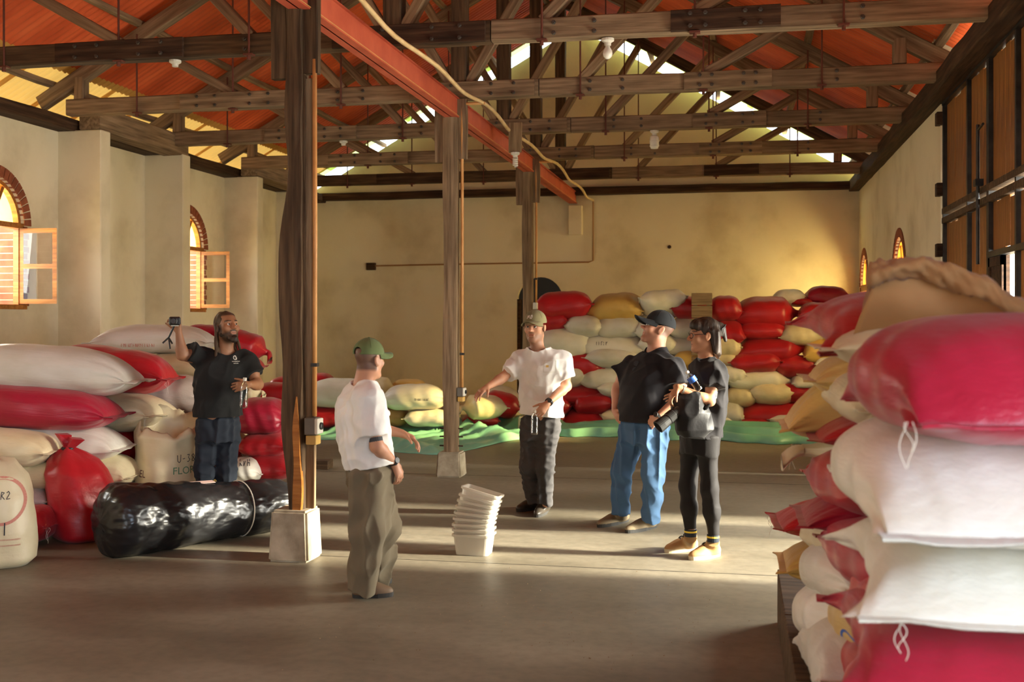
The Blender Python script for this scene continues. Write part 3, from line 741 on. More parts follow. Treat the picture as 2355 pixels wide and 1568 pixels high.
# ------------------------------------------------------------------ sacks
def sgnpow(c, e): return math.copysign(abs(c) ** e, c)
def sack_unit(seed, style='sewn', nu=26, nv=28, lump=1.0):
    """closed sack of unit length/width/height lying along X; returns body and end pieces"""
    r = random.Random(seed); ph = [r.uniform(0, 6.28) for _ in range(14)]
    hp = r.uniform(2.1, 3.2); bend = r.uniform(-.10, .16); skew = r.uniform(-.10, .10); V, Fs = [], []
    def section(u, th):
        au = abs(u)
        if style == 'flat': h = max(.04, (1 - au ** hp) ** .72); w = 1 + .05 * au ** 6
        else: h = max(.035, (1 - au ** (hp + 1.2)) ** .64); w = 1 - .11 * au ** 5 - .04 * math.exp(-((au - .86) / .1) ** 2)
        if style == 'tied' and u > .45:
            t = (u - .45) / .55; k = 1 - t * t * (3 - 2 * t); w = w * k + .12 * (1 - k); h = max(.15, (1 - t ** 2.6)) * k + .22 * (1 - k)
        c, s = math.cos(th), math.sin(th)
        y = .5 * w * sgnpow(c, .80); z = .5 * h * sgnpow(s, .80)
        lp = .045 * lump * (math.sin(3.1 * u + 2 * th + ph[0]) * .5 + math.sin(5.2 * u - th + ph[1]) * .35 + math.sin(2.1 * u + 3 * th + ph[2]) * .3)
        endw = au ** 5
        pl = .045 * au ** 3.5 * math.sin(9 * th + ph[3] + 2 * u) + .02 * math.sin(17 * th + ph[4] + 3 * u) * au ** 3 + .012 * lump * math.sin(13 * u + 2.5 * math.sin(2 * th + ph[5]) + ph[6]) * (1 - .5 * endw)
        k = 1 + lp + pl
        y *= k; z *= k
        if style == 'flat': z *= 1 + .06 * au ** 2.2 * math.sin(26 * y + ph[12] + 1.5 * math.sin(7 * y)) + .04 * au ** 2.2 * math.sin(57 * y + ph[13])
        if z < 0: z *= .90
        if style == 'flat': z -= .16 * au ** 3
        x = u * .5
        z += bend * (.25 - u * u) * .6; y += skew * u * u
        return (x, y, z)
    for i in range(nu + 1):
        u = -math.cos(math.pi * i / nu); u = .55 * u + .45 * (-1 + 2 * i / nu)
        for k in range(nv): V.append(section(u, 2 * math.pi * k / nv))
    for i in range(nu):
        for k in range(nv): Fs.append((i * nv + k, (i + 1) * nv + k, (i + 1) * nv + (k + 1) % nv, i * nv + (k + 1) % nv))
    for i, rev in ((0, False), (nu, True)):
        c = len(V); ring = [i * nv + k for k in range(nv)]
        V.append(tuple(sum(V[q][j] for q in ring) / nv for j in range(3)))
        for k in range(nv): Fs.append((c, ring[k], ring[(k + 1) % nv]) if not rev else (c, ring[(k + 1) % nv], ring[k]))
    body = (V, Fs)
    ends = []
    for s in (-1, 1):
        if style == 'tied' and s > 0:
            cx0 = section(1, 0); cz = (section(1, math.pi / 2)[2] + section(1, -math.pi / 2)[2]) / 2
            n = 10; EV, EF = [], []
            for i in range(5):
                t = i / 4; rad = (.10 + .17 * t ** 1.2)
                for k in range(n):
                    a = 2 * math.pi * k / n; wv = 1 + .25 * math.sin(3 * a + ph[7]) * t
                    EV.append((.49 + .10 * t, skew + rad * math.cos(a) * wv * .8, cz - .25 * t * t + rad * math.sin(a) * wv * (.9 - .4 * t)))
            for i in range(4):
                for k in range(n): EF.append((i * n + k, (i + 1) * n + k, (i + 1) * n + (k + 1) % n, i * n + (k + 1) % n))
            EF.append(tuple(4 * n + k for k in range(n)))
            ends.append(('tied_mouth', (EV, EF))); continue
        n = 14; EV, EF = [], []
        cz = section(s, 0)[2]; L = .022 + r.uniform(0, .018)
        for k in range(n + 1):
            q = -1 + 2 * k / n; y = skew + q * (.455 if style != 'flat' else .53)
            wob = .016 * math.sin(4 * q + ph[8 + (s > 0)]) + .010 * math.sin(9 * q + ph[10]); ear = .05 * max(0, abs(q) - .8) * 5
            x0 = .475; x1 = .5 + L + ear * .4
            z0 = cz; z1 = cz + wob - .02 * r.random() + ear * .3
            for (x, z) in ((x0, z0 + .012), (x1, z1 + .014), (x1, z1 - .014), (x0, z0 - .012)): EV.append((s * x, y, z))
        for k in range(n):
            for j in range(4):
                a, b = k * 4 + j, k * 4 + (j + 1) % 4; EF.append((a, b, b + 4, a + 4) if s > 0 else (a, a + 4, b + 4, b))
        EF += [(0, 1, 2, 3), (n * 4 + 3, n * 4 + 2, n * 4 + 1, n * 4)]
        ends.append(('sewn_hem', (EV, EF)))
    return body, ends
UNIT = {}
def unit(seed, style, hi):
    key = (seed, style, hi)
    if key not in UNIT:
        b, e = sack_unit(seed, style, *( (64, 80) if hi else (26, 28)))
        UNIT[key] = (b, e)
    return UNIT[key]
UM = {}
def unit_mesh(seed, style, hi, mat):
    key = (seed, style, hi, mat)
    if key not in UM:
        b, e = unit(seed, style, hi)
        UM[key] = (mk_mesh('grain_sack', b[0], b[1], M[mat], True), [(n, mk_mesh(n, v[0], v[1], M[mat], True)) for n, v in e])
    return UM[key]
SACKS = []
def sack(label, mat, c, L, W, H, yaw=0, pitch=0, roll=0, style='sewn', seed=None, group=None, hi=False, tails=False):
    """sack centred at c; its long axis at yaw (radians, from +X)"""
    i = len(SACKS); seed = (i * 7 + 3) % 9 if seed is None else seed
    body, ends = unit_mesh(seed, style, hi, mat)
    R = Matrix.Rotation(yaw, 4, 'Z') @ Matrix.Rotation(-pitch, 4, 'Y') @ Matrix.Rotation(roll, 4, 'X')
    if seed % 2 and style != 'tied': R = R @ Matrix.Rotation(math.pi, 4, 'Z')
    mt = Matrix.Translation(c) @ R @ Matrix.Diagonal((L, W, H, 1))
    o = link('grain_sack', body, None, mt); tag(o, label, 'sack', group)
    for n, me in ends: par(link(n, me, None, mt), o)
    if tails:      # loose sewing threads hanging from the seam corner
        rr = random.Random(i); c0 = mt @ Vector(((.53, -.42, 0) if style != 'flat' else (.53, -.47, -.2))); parts = []
        for k in range(3):
            x0, y0, ln = rr.uniform(-.012, .012), rr.uniform(-.01, .01), rr.uniform(.05, .13); p = [c0 + Vector((x0 + .010 * math.sin(q * .55 + k * 2), y0 + .004 * math.sin(q * .8), -ln * q / 9)) for q in range(10)]
            parts.append(tube(p, .0011, 5))
        par(link('loose_thread', mk_mesh('loose_thread', *merge(parts), M['string'])), o)
    SACKS.append(o); return o
CN_ = {'s_white': 'white', 's_cream': 'cream', 's_red': 'red', 's_pink': 'crimson', 's_yellow': 'yellow', 's_brown': 'brown', 's_kraft': 'kraft paper', 's_grey': 'greyish', 's_stained': 'stained yellow'}
ORD = ['first', 'second', 'third', 'fourth', 'fifth', 'sixth', 'seventh', 'eighth', 'ninth', 'tenth', 'eleventh', 'twelfth']

# stack along the back wall: rows from the top, each sack by its outline in the photograph and a depth in the hall
W_, C_, R_, Y_, P_ = 's_white', 's_cream', 's_red', 's_yellow', 's_pink'
rows = [
 [(1236, 1362, 675, 737, R_), (1357, 1480, 680, 737, Y_), (1473, 1576, 676, 727, W_), (1550, 1632, 688, 736, R_), (1628, 1708, 686, 740, R_), (1684, 1844, 690, 750, R_), (1838, 1915, 700, 748, R_)],
 [(1225, 1314, 714, 765, R_), (1303, 1392, 731, 777, W_), (1372, 1480, 724, 773, W_), (1462, 1545, 730, 774, W_), (1540, 1648, 732, 775, W_), (1636, 1712, 738, 784, R_), (1698, 1810, 738, 779, R_), (1794, 1888, 744, 790, C_)],
 [(1238, 1362, 757, 818, W_), (1328, 1482, 769, 814, W_), (1470, 1560, 772, 814, W_), (1528, 1652, 770, 810, W_), (1632, 1706, 778, 826, C_), (1694, 1860, 772, 828, R_), (1848, 1930, 778, 832, Y_)],
 [(1282, 1386, 810, 868, R_), (1348, 1478, 806, 848, W_), (1470, 1562, 808, 850, W_), (1552, 1640, 806, 852, Y_), (1630, 1702, 812, 846, C_), (1683, 1794, 814, 860, R_), (1776, 1884, 824, 870, R_), (1878, 1945, 808, 846, W_)],
 [(1250, 1344, 846, 894, W_), (1334, 1452, 844, 890, W_), (1444, 1560, 846, 890, W_), (1554, 1664, 846, 890, C_), (1652, 1712, 840, 882, W_), (1670, 1828, 857, 902, W_), (1822, 1884, 862, 886, W_)],
 [(1290, 1392, 884, 918, R_), (1380, 1470, 882, 916, W_), (1466, 1590, 884, 922, R_), (1584, 1676, 884, 924, C_), (1664, 1738, 896, 938, C_), (1728, 1826, 886, 932, C_), (1788, 1880, 886, 926, R_)],
 [(1236, 1316, 906, 952, R_), (1304, 1418, 904, 952, R_), (1410, 1530, 908, 952, R_), (1526, 1640, 914, 958, R_), (1628, 1710, 920, 966, W_), (1704, 1872, 924, 970, R_)],
 [(1230, 1306, 946, 986, R_), (1298, 1398, 946, 990, R_), (1386, 1480, 948, 988, C_), (1476, 1570, 950, 990, R_), (1566, 1656, 954, 992, W_), (1648, 1690, 958, 992, W_), (1678, 1772, 960, 994, R_), (1774, 1884, 962, 994, W_)],
]
for ri, row in enumerate(rows):
    for k, (x0, x1, y0, y1, mt) in enumerate(row):
        rr = random.Random(ri * 31 + k)
        Y = 17.62 + (0.06 if (k + ri) % 2 else 0) - .03 * ri
        c = at_y((x0 + x1) / 2, (y0 + y1) / 2, Y); d = c.y * CN - c.x * SN
        L = (x1 - x0) * d / F / .96; H = (y1 - y0) * d / F * 1.03
        tied = (ri, k) in ((4, 5), (0, 5), (2, 5), (6, 1))
        sack('%s sack, %s from the left in the %s row down of the back-wall stack' % (CN_[mt], ORD[k], ORD[ri]), mt, c, L * (.97 if not tied else .88), .66, H * 1.16,
             yaw=rr.uniform(-.10, .10) + (math.pi if (tied and k == 1) else 0), pitch=rr.uniform(-.05, .05), roll=rr.uniform(-.38, .38), style='tied' if tied else 'sewn', group='sacks stacked along the back wall')
for x0, x1, y0, y1, mt, lb in [(1778, 1852, 667, 704, W_, 'white sack lying on top of the back stack by the corner'), (1815, 1872, 684, 706, R_, 'thin red sack lying between two sacks on the top right of back stack'), (1853, 1948, 660, 708, P_, 'crimson sack heaped on the top right end of back stack')]:
    c = at_y((x0 + x1) / 2, (y0 + y1) / 2, 18.0); d = c.y * CN - c.x * SN
    sack(lb, mt, c, (x1 - x0) * d / F * 1.0, .5, (y1 - y0) * d / F * 1.1, yaw=.1, group='sacks stacked along the back wall')
# plank standing in front of the back stack
p0 = at_y(1614, 985, 17.2); p1 = at_y(1614, 673, 17.2)
t = empty('plank_stack', (p0.x, 17.2, 0)); tag(t, 'upright wooden board of short slats standing before the back stack', 'board')
ht = p1.z; nb = 11
for k in range(nb):
    par(link('slat', mk_mesh('slat', *box(p0.x - .155, p0.x + .155, 17.19, 17.235, ht * k / nb + .006, ht * (k + 1) / nb - .006, .004), M['wood_mid'])), t)
for s in (-.1, .1): par(link('upright', mk_mesh('upright', *box(p0.x + s - .03, p0.x + s + .03, 17.235, 17.275, 0, ht - .02), M['wood_mid'])), t)

# low row of sacks by the back wall, left of the far posts
def bb(label, mt, x0, x1, y0, y1, d, W=.58, yaw=0.0, pitch=0.0, style='sewn', group=None, hi=False, roll=0, kL=.95, kH=1.03, tails=False, seed=None):
    c = at((x0 + x1) / 2, (y0 + y1) / 2, d)
    return sack(label, mt, c, (x1 - x0) * d / F * kL, W, (y1 - y0) * d / F * kH, yaw=YAW + yaw, pitch=pitch, style=style, group=group, hi=hi, roll=roll, tails=tails, seed=seed)
G = 'low heap of sacks by the left back wall'
bb('red sack at the bottom of the far low heap, just right of the nearest post', R_, 690, 800, 933, 985, 17.0, group=G)
bb('brown sack low in the far heap between the olive-cap man and middle post', 's_brown', 865, 945, 936, 982, 17.0, group=G)
bb('white sack low in the far heap touching the middle post', W_, 930, 1040, 940, 982, 16.8, group=G)
bb('red sack low in the far heap right of the middle post', R_, 1062, 1150, 948, 982, 17.2, group=G)
bb('cream sack low in the far heap hidden behind the olive-cap man', C_, 780, 880, 935, 982, 17.1, group=G)
bb('long white sack on the far heap behind the olive-cap man', W_, 700, 868, 872, 940, 16.9, group=G)
bb('plump white sack with faint print atop the far heap by middle post', W_, 876, 1032, 884, 946, 16.8, group=G, hi=True)
bb('cream sack with a knotted mouth at the very top of the far low heap', C_, 826, 912, 868, 915, 17.5, group=G, style='tied')
bb('yellow sack just peeping over the far low heap', Y_, 900, 980, 872, 905, 17.9, group=G)
bb('cream sack right of the middle post under the pointing hand', C_, 1058, 1160, 908, 966, 16.9, group=G, style='tied', yaw=math.pi + .3)
bb('pinkish sack behind the pointing hand, right of the middle post', 's_grey', 1095, 1200, 888, 950, 17.5, group=G, pitch=-.15)
bb('dark red sack on the floor beside the white-shirted pointing man', R_, 1110, 1196, 900, 962, 17.3, group=G, pitch=-.25)
bb('red sack end sticking up beyond the nearest post', R_, 690, 770, 858, 900, 17.3, group=G)
bb('red sack behind the nearest post in the far left heap', R_, 585, 700, 878, 935, 15.0, group=G)
bb('red sack topping the far left heap left of the nearest post', R_, 622, 700, 866, 900, 15.6, group=G)
bb('red sack on the floor of the far left heap behind the post', R_, 585, 690, 930, 1010, 14.6, group=G)

# left heap
G = 'sacks heaped along the left wall'
bb('bluish white sack with pointed cream end topping the left heap', W_, -110, 318, 796, 912, 9.2, W=.62, pitch=-.07, group=G, hi=True, style='sewn', seed=4)
bb('crimson sack with square red end lying under the bluish white sack', P_, -110, 270, 886, 990, 9.05, W=.60, pitch=-.06, group=G, hi=True, seed=2)
bb('pale sack with cream folded end under the crimson sack at left', W_, -110, 296, 968, 1062, 9.15, W=.60, pitch=-.05, group=G, hi=True, seed=6)
bb('cream sack sloping at left edge above the small stacked bags', C_, -130, 132, 985, 1072, 8.75, W=.50, pitch=-.08, group=G, hi=True, seed=3)
bb('flattened cream bag behind the red tied sack at left', C_, 20, 215, 1055, 1125, 8.85, W=.5, group=G)
bb('greyish bag low behind the red tied sack at left', 's_grey', 10, 130, 1115, 1172, 8.8, W=.5, group=G)
bb('dark red sack on the floor between the printed sack and tied sack', R_, 10, 132, 1160, 1248, 8.45, W=.4, group=G, tails=True)
bb('cream sack end sagging right of the red tied sack', C_, 150, 316, 1045, 1122, 9.2, W=.55, group=G, style='sewn', hi=True, pitch=-.06)
bb('greyish sack on the floor right of the red tied sack', 's_grey', 150, 322, 1098, 1185, 9.25, W=.55, group=G)
bb('red sack with drooping pointed end behind the bluish white sack', R_, 120, 405, 798, 906, 9.9, W=.6, pitch=-.14, group=G, hi=True, tails=True, seed=8)
bb('cream sack with folded mouth under the red pointed one', C_, 150, 384, 903, 992, 9.7, W=.6, yaw=-.25, pitch=-.05, group=G, hi=True, tails=True)
bb('greyish white sack beside the black-shirted man with raised arm', 's_grey', 318, 480, 864, 964, 10.3, W=.6, pitch=-.05, group=G, hi=True, seed=4)
bb('long whitish sack with red print on the highest tier by the wall', W_, 222, 500, 748, 818, 11.2, W=.6, pitch=.0, yaw=math.pi, group=G, hi=True, tails=True, seed=4)
bb('cream sack under the long red-printed sack', C_, 330, 500, 812, 872, 11.1, W=.6, group=G)
bb('dark red sack in the gap behind the open printed sack', R_, 262, 340, 980, 1062, 9.9, W=.5, group=G)
bb('red sack low behind the open printed sack', R_, 280, 470, 958, 1060, 10.4, W=.6, group=G)
bb('cream sack buried in the middle of the left heap', C_, 60, 330, 915, 1000, 10.6, W=.6, group=G)
bb('white sack buried low in the left heap', W_, 120, 420, 990, 1090, 10.5, W=.6, group=G)
bb('red sack buried at the floor of the left heap', R_, 200, 480, 1070, 1150, 10.3, W=.6, group=G)
bb('pink-red sack on the top tier left of the long-haired man', P_, 424, 512, 747, 800, 12.0, W=.5, group=G)
bb('bright red sack tapering to a string behind the long-haired man', R_, 500, 622, 762, 826, 11.9, W=.55, pitch=-.33, group=G, style='tied')
bb('red sack under the tapering one behind the long-haired man', R_, 430, 600, 805, 880, 12.0, W=.6, group=G)
bb('cream knotted sack mouth beside the held bottle', C_, 545, 604, 884, 922, 10.6, W=.4, group=G, style='tied')
bb('plump crimson sack at hip height right of the long-haired man', P_, 535, 668, 915, 1002, 10.0, W=.62, pitch=-.06, group=G, hi=True, tails=True)
bb('crimson sack second from the floor behind the nearest post', R_, 556, 676, 992, 1050, 9.95, W=.6, group=G)
bb('crimson sack on the floor behind the nearest post', R_, 560, 680, 1038, 1106, 9.9, W=.6, group=G)
bb('light red sack showing between the legs of the long-haired man', R_, 440, 570, 985, 1072, 10.1, W=.5, group=G, tails=True)
bb('stained bag on the floor between the long-haired man\'s feet', 's_stained', 455, 515, 1058, 1120, 9.9, W=.4, group=G)
bb('white sack with dark scribble beyond the black roll', W_, 520, 610, 1052, 1110, 9.7, W=.5, group=G, hi=True, seed=4)
bb('cream sack filling the far side of the left heap', C_, 300, 520, 880, 970, 11.6, W=.6, group=G)
bb('red sack at the floor on the far side of the left heap', R_, 330, 560, 1030, 1112, 11.5, W=.6, group=G)
bb('cream sack on the far side of the left heap, near its floor', C_, 340, 560, 962, 1042, 11.5, W=.6, group=G)
bb('small brown bag peeping over the heap against the left wall', 's_brown', 108, 162, 796, 830, 10.3, W=.4, group=G)

bb('cream sack on the floor at the far left end of the heap', C_, -170, 130, 1120, 1212, 9.15, W=.62, group=G)
bb('red sack on the floor behind the printed sack at left', R_, -180, 60, 1062, 1140, 9.7, W=.62, group=G)
bb('white sack second from the floor at the far left end of heap', W_, -150, 120, 1040, 1124, 9.1, W=.60, group=G)
bb('white sack on the floor at the back of the left heap', W_, -60, 200, 1090, 1165, 10.2, W=.62, group=G)
bb('cream sack second from the floor at the back of left heap', C_, -60, 200, 1010, 1092, 10.2, W=.62, group=G)
bb('red sack third from the floor at the back of left heap', R_, -40, 210, 920, 1012, 10.1, W=.62, group=G)

# upright sacks
def upright(name, label, mat, base, prof, lean=(0, 0), sq=.12, seed=1, mouth=None, cat='sack'):
    """standing sack: rings of (radius, height); mouth = list of inner rings for an open top"""
    r = random.Random(seed); ph = [r.uniform(0, 6.28) for _ in range(9)]; n = 56; V, Fs = [], []
    rings = []
    for (r0, z0), (r1, z1) in zip(prof, prof[1:]):
        m = max(1, int(abs(z1 - z0) / .022) or 1)
        for k in range(m): t = k / m; rings.append((r0 + (r1 - r0) * t, z0 + (z1 - z0) * t))
    rings.append(prof[-1]); nr = len(rings); zt = max(z for _, z in prof)
    def ring(rad, z, inner=False):
        for k in range(n):
            a = 2 * math.pi * k / n; t = z / zt
            q = 1 + sq * math.cos(4 * a) * .35 * (1 - t) + .035 * math.sin(3 * a + 4 * z + ph[0]) + .02 * math.sin(7 * a + ph[1] + 9 * z) + .022 * t ** 3 * math.sin(13 * a + ph[2]) + .012 * math.sin(30 * z + 3 * math.sin(2 * a + ph[3]))
            zz = z + (-.085 * t ** 8 * math.cos(a + math.pi / 2 - .45) + .012 * t ** 8 * math.sin(3 * a + ph[4]) + .016 * t ** 8 * math.sin(5 * a + ph[5]) + .014 * t ** 8 * math.sin(9 * a + ph[6]) + .008 * math.sin(16 * a) * t ** 8 if mouth else .01 * t * math.sin(4 * a))
            V.append((base[0] + rad * q * math.cos(a) + lean[0] * t * t, base[1] + rad * q * math.sin(a) + lean[1] * t * t, max(.002, base[2] + zz)))
    for rad, z in rings: ring(rad, z)
    if mouth:
        for rad, z in mouth: ring(rad, z, True)
        nr += len(mouth)
    for i in range(nr - 1):
        for k in range(n): Fs.append((i * n + k, i * n + (k + 1) % n, (i + 1) * n + (k + 1) % n, (i + 1) * n + k))
    Fs.append(tuple(range(n - 1, -1, -1))); Fs.append(tuple((nr - 1) * n + k for k in range(n)))
    o = link(name, mk_mesh(name, V, Fs, M[mat], True)); tag(o, label, cat, 'upright sacks at the left'); return o
b = on_floor(-38, 1308)
pi_sack = upright('grain_sack', 'upright cream sack with red ring print at the left edge', 's_cream', (b.x, b.y + .15, 0), [(.20, .0), (.255, .05), (.265, .25), (.24, .48), (.20, .62), (.14, .69), (.11, .73), (.02, .74)], seed=3)
b = on_floor(168, 1244)
red_sack = upright('grain_sack', 'upright red sack tied at the neck before the black roll', 's_red', (b.x + .02, b.y + .12, 0), [(.20, 0), (.25, .04), (.26, .2), (.255, .4), (.235, .52), (.19, .60), (.12, .655), (.055, .69), (.045, .70)], lean=(-.16, .03), seed=6)
tb = Vector((b.x + .02 - .16, b.y + .15, .70))
V, Fs = [], []
for s, (dx, dz, w) in enumerate([(-.03, .11, .055), (.09, .075, .05)]):
    p0 = tb + Vector((0, 0, -.02)); p1 = tb + Vector((dx, -.02, dz))
    n = len(V)
    for t in (0, .5, 1):
        c = p0.lerp(p1, t); ww = .02 + w * t
        V += [c + Vector((-ww, 0, .012 * s)), c + Vector((0, .035 + .02 * t, 0)), c + Vector((ww, 0, -.01)), c + Vector((0, -.035 - .02 * t, 0))]
    for i in range(2):
        for j in range(4): Fs.append((n + i * 4 + j, n + i * 4 + (j + 1) % 4, n + i * 4 + 4 + (j + 1) % 4, n + i * 4 + 4 + j))
    Fs.append((n + 8, n + 9, n + 10, n + 11))
par(link('tied_mouth', mk_mesh('tied_mouth', V, Fs, M['s_red'], False)), red_sack)
par(link('tie_cord', mk_mesh('tie_cord', *lathe([(.05, -.012), (.056, 0), (.05, .012)], 14, (tb.x, tb.y, .692)), M['black'], True)), red_sack)
b = at(388, 1175, 9.45); 
flor_sack = upright('grain_sack', 'open upright cream sack with green lettering behind black roll', 's_cream', (b.x, b.y, 0), [(.24, 0), (.275, .04), (.285, .3), (.27, .55), (.275, .68), (.285, .76), (.25, .84)], seed=9, mouth=[(.235, .85), (.24, .78), (.22, .70), (.10, .67), (.01, .665)])

# black plastic-wrapped roll
def roll():
    a = on_floor(206, 1294) + Vector((0, .12, 0)); bq = at(668, 1176, 9.15); bq.z = 0
    r0, r1 = .268, .205; A = Vector((a.x, a.y, r0 * .97)); B = Vector((bq.x, bq.y, r1 * .97)); ax = (B - A); L = ax.length; ax.normalize()
    u = Vector((0, 0, 1)).cross(ax).normalized(); w = ax.cross(u); n = 72; V, Fs = [], []; rr = random.Random(4); ph = [rr.uniform(0, 6.28) for _ in range(8)]
    m = 90
    for i in range(m + 1):
        t = i / m; rad = r0 + (r1 - r0) * t
        edge = min(t, 1 - t) * L
        cap = math.sqrt(max(0, 1 - max(0, 1 - edge / .16) ** 2.6)) if edge < .16 else 1
        rad *= max(.04, cap) * (1 + .035 * math.sin(5 * t + ph[0]) - .05 * math.exp(-((t - .70) / .018) ** 2))
        for k in range(n):
            th = 2 * math.pi * k / n
            q = 1 + .018 * math.sin(5 * th + 14 * t + ph[1]) + .012 * math.sin(11 * th - 30 * t + ph[2]) + .010 * math.sin(23 * th + 55 * t + ph[3]) + .012 * math.sin(3 * th + 70 * t + 2 * math.sin(4 * th)) 
            q += .06 * max(0, 1 - edge / .1) * math.sin(14 * th)
            p = A + ax * (L * t) + (u * math.cos(th) + w * math.sin(th)) * rad * q
            p.z = max(.003, p.z); V.append(p)
    for i in range(m):
        for k in range(n): Fs.append((i * n + k, i * n + (k + 1) % n, (i + 1) * n + (k + 1) % n, (i + 1) * n + k))
    Fs.append(tuple(range(n - 1, -1, -1))); Fs.append(tuple(m * n + k for k in range(n)))
    o = tag(link('plastic_wrapped_roll', mk_mesh('plastic_wrapped_roll', V, Fs, M['wrap'], True)), 'long roll wrapped in shiny black film lying before the left heap', 'roll')
    cs = A + ax * (L * .70); rad = (r0 + (r1 - r0) * .7) * .975
    ps = [cs + (u * math.cos(t) + w * math.sin(t)) * rad for t in [k * 2 * math.pi / 40 for k in range(41)]]
    for p in ps: p.z = max(.008, p.z)
    link('binding_string', mk_mesh('binding_string', *tube(ps, .005, 6), M['string'], True), o)
    pc = at(462, 1108, 8.55); pc = A + ax * ((pc - A).dot(ax)); pc.z += r0 * .84
    v = [pc + ax * (.10 * sx) + u * (.05 * sy) + Vector((0, 0, .012 - .012 * abs(sy))) for sx in (-1, 0, 1) for sy in (-1, 0, 1)]
    f = [(0, 1, 4, 3), (1, 2, 5, 4), (3, 4, 7, 6), (4, 5, 8, 7)]
    lo = tag(link('paper_note', mk_mesh('paper_note', v, f, M['paper_label'])), 'pinkish paper slip lying on the black roll', 'paper')
    sm = lo.modifiers.new('thick', 'SOLIDIFY'); sm.thickness = .003
    return o
roll_o = roll()

# right-hand stack on its plank platform
G = 'sacks stacked on the platform at right'
pl = empty('sack_platform', (1.2, 4.4, 0)); tag(pl, 'low plank platform under the right-hand sacks', 'platform')
for k in range(4):
    par(link('plank', mk_mesh('plank', *box(.22 + .0, 2.1, 2.5 + k * .99, 2.5 + k * .99 + .975, .27, .30, .004), M['wood_dark'])), pl)
for k in range(3):
    par(link('side_board', mk_mesh('side_board', *box(.22, .25, 2.5 + k * 1.32, 2.5 + k * 1.32 + 1.31, .0, .27, .004), M['wood_dark'])), pl)
def rs(label, mat, x, y, z, L, W, H, yaw=0, pitch=0, roll=0, style='sewn', seed=None, tails=False):
    return sack(label, mat, (x, y, z), L, W, H, yaw=yaw, pitch=pitch, roll=roll, style=style, seed=seed, group=G, hi=True, tails=tails)
N = -math.pi / 2
# nearest column, ends towards the photographer
rs('crimson sack second from the top of the nearest right column', P_, .72, 3.22, 1.535, .86, .80, .36, yaw=N + .10, pitch=.0, style='flat', seed=2, tails=True)
rs('upper bright white sack in the nearest right column', W_, .71, 3.40, 1.265, 1.18, .84, .36, yaw=N + .02, style='flat', seed=4)
rs('lower frayed white sack in the nearest right column', W_, .76, 3.36, 1.02, 1.02, .80, .25, yaw=N, seed=6, style='flat', tails=True)
rs('crimson sack under the frayed white sack in nearest right column', P_, .74, 3.34, .80, 1.06, .80, .28, yaw=N - .04, style='flat', seed=8)
rs('red sack low in the nearest right column', R_, .72, 3.38, .57, 1.0, .8, .26, yaw=N, seed=1)
rs('cream sack at the foot of the nearest right column', C_, .74, 3.38, .40, 1.0, .8, .2, yaw=N, seed=3)
for k, (mt, z) in enumerate([(R_, .42), (W_, .68), (C_, .94), (P_, 1.20), (W_, 1.46)]):
    rs('%s sack of the column hard against the right wall, %s up' % (CN_[mt], ORD[k]), mt, 1.66, 3.4, z, 1.05, .72, .28, yaw=N, seed=(k * 2) % 9)
# columns behind: some show a long flank from its near corner, some push an end out to the left
def end_out(label, mat, px, py, d, H, L=.95, W=.55, yaw=0.0, pitch=0.0, style='sewn', seed=None, tails=False):
    e = at(px, py, d)
    c = e + Vector((math.cos(yaw) * math.cos(pitch), math.sin(yaw) * math.cos(pitch), math.sin(pitch))) * (L * .5)
    if style == 'tied': yaw += math.pi; pitch = -pitch
    return sack(label, mat, c, L, W, H, yaw=yaw, pitch=pitch, style=style, seed=seed, group=G, hi=True, tails=tails)
def flank(label, mat, far, near, H, W=.60, style='sewn', seed=None, tails=False):
    """left flank runs from the far pixel to the near pixel (px, py, depth)"""
    a, b = at(*far), at(*near); ax = b - a; L = ax.length; ax.normalize()
    lat = Vector((0, 0, 1)).cross(ax).normalized()
    if lat.x < 0: lat = -lat
    c = (a + b) / 2 + lat * (W / 2)
    yaw = math.atan2(ax.y, ax.x); pitch = math.asin(ax.z)
    return sack(label, mat, c, L, W, H, yaw=yaw, pitch=pitch, style=style, seed=seed, group=G, hi=True, tails=tails)
flank('red glossy sack on the top tier left of the kraft bag', R_, (1862, 722, 4.9), (1950, 785, 3.85), .30, W=.80, style='flat', seed=8)
end_out('stained yellow sack end under the glossy red sack', 's_stained', 1868, 862, 4.75, .26, W=.6, seed=2)
end_out('stained yellow sack corner jutting left over the green sheet', 's_stained', 1806, 942, 5.0, .32, W=.5, L=.8, pitch=.05, style='flat', seed=6, tails=True)
flank('cream sack flank beside the stained yellow corner', C_, (1880, 880, 4.9), (1962, 948, 3.9), .26, seed=3)
end_out('bright red sack squeezed below the stained yellow corner', R_, 1880, 985, 4.6, .19, W=.5, style='flat', seed=5)
end_out('cream sack with sunlit open mouth jutting left at mid height', C_, 1842, 1035, 5.0, .25, W=.6, seed=0, style='tied', tails=True)
flank('dusty red sack flank below the sunlit cream mouth', R_, (1836, 1085, 5.2), (1945, 1130, 3.95), .30, seed=7)
end_out('deep red folded sack end in the middle of right stack', P_, 1846, 1165, 4.6, .22, W=.5, style='flat', seed=8, tails=True)
end_out('red pointed sack corner jutting left below the middle of right stack', R_, 1794, 1185, 5.3, .22, W=.45, L=.8, yaw=.05, pitch=-.08, style='flat', seed=5, tails=True)
flank('cream sack flank under the red pointed corner', C_, (1822, 1215, 5.3), (1900, 1262, 4.2), .20, seed=1)
flank('faded crimson sack sloping across the right stack', P_, (1866, 1235, 4.45), (2015, 1345, 3.35), .26, seed=7)
end_out('tan sack end jutting over the platform corner', 's_yellow', 1804, 1285, 5.3, .24, W=.5, seed=6)
flank('white sack flank above the lower knotted white sack', W_, (1816, 1290, 5.0), (1900, 1345, 3.95), .28, seed=4)
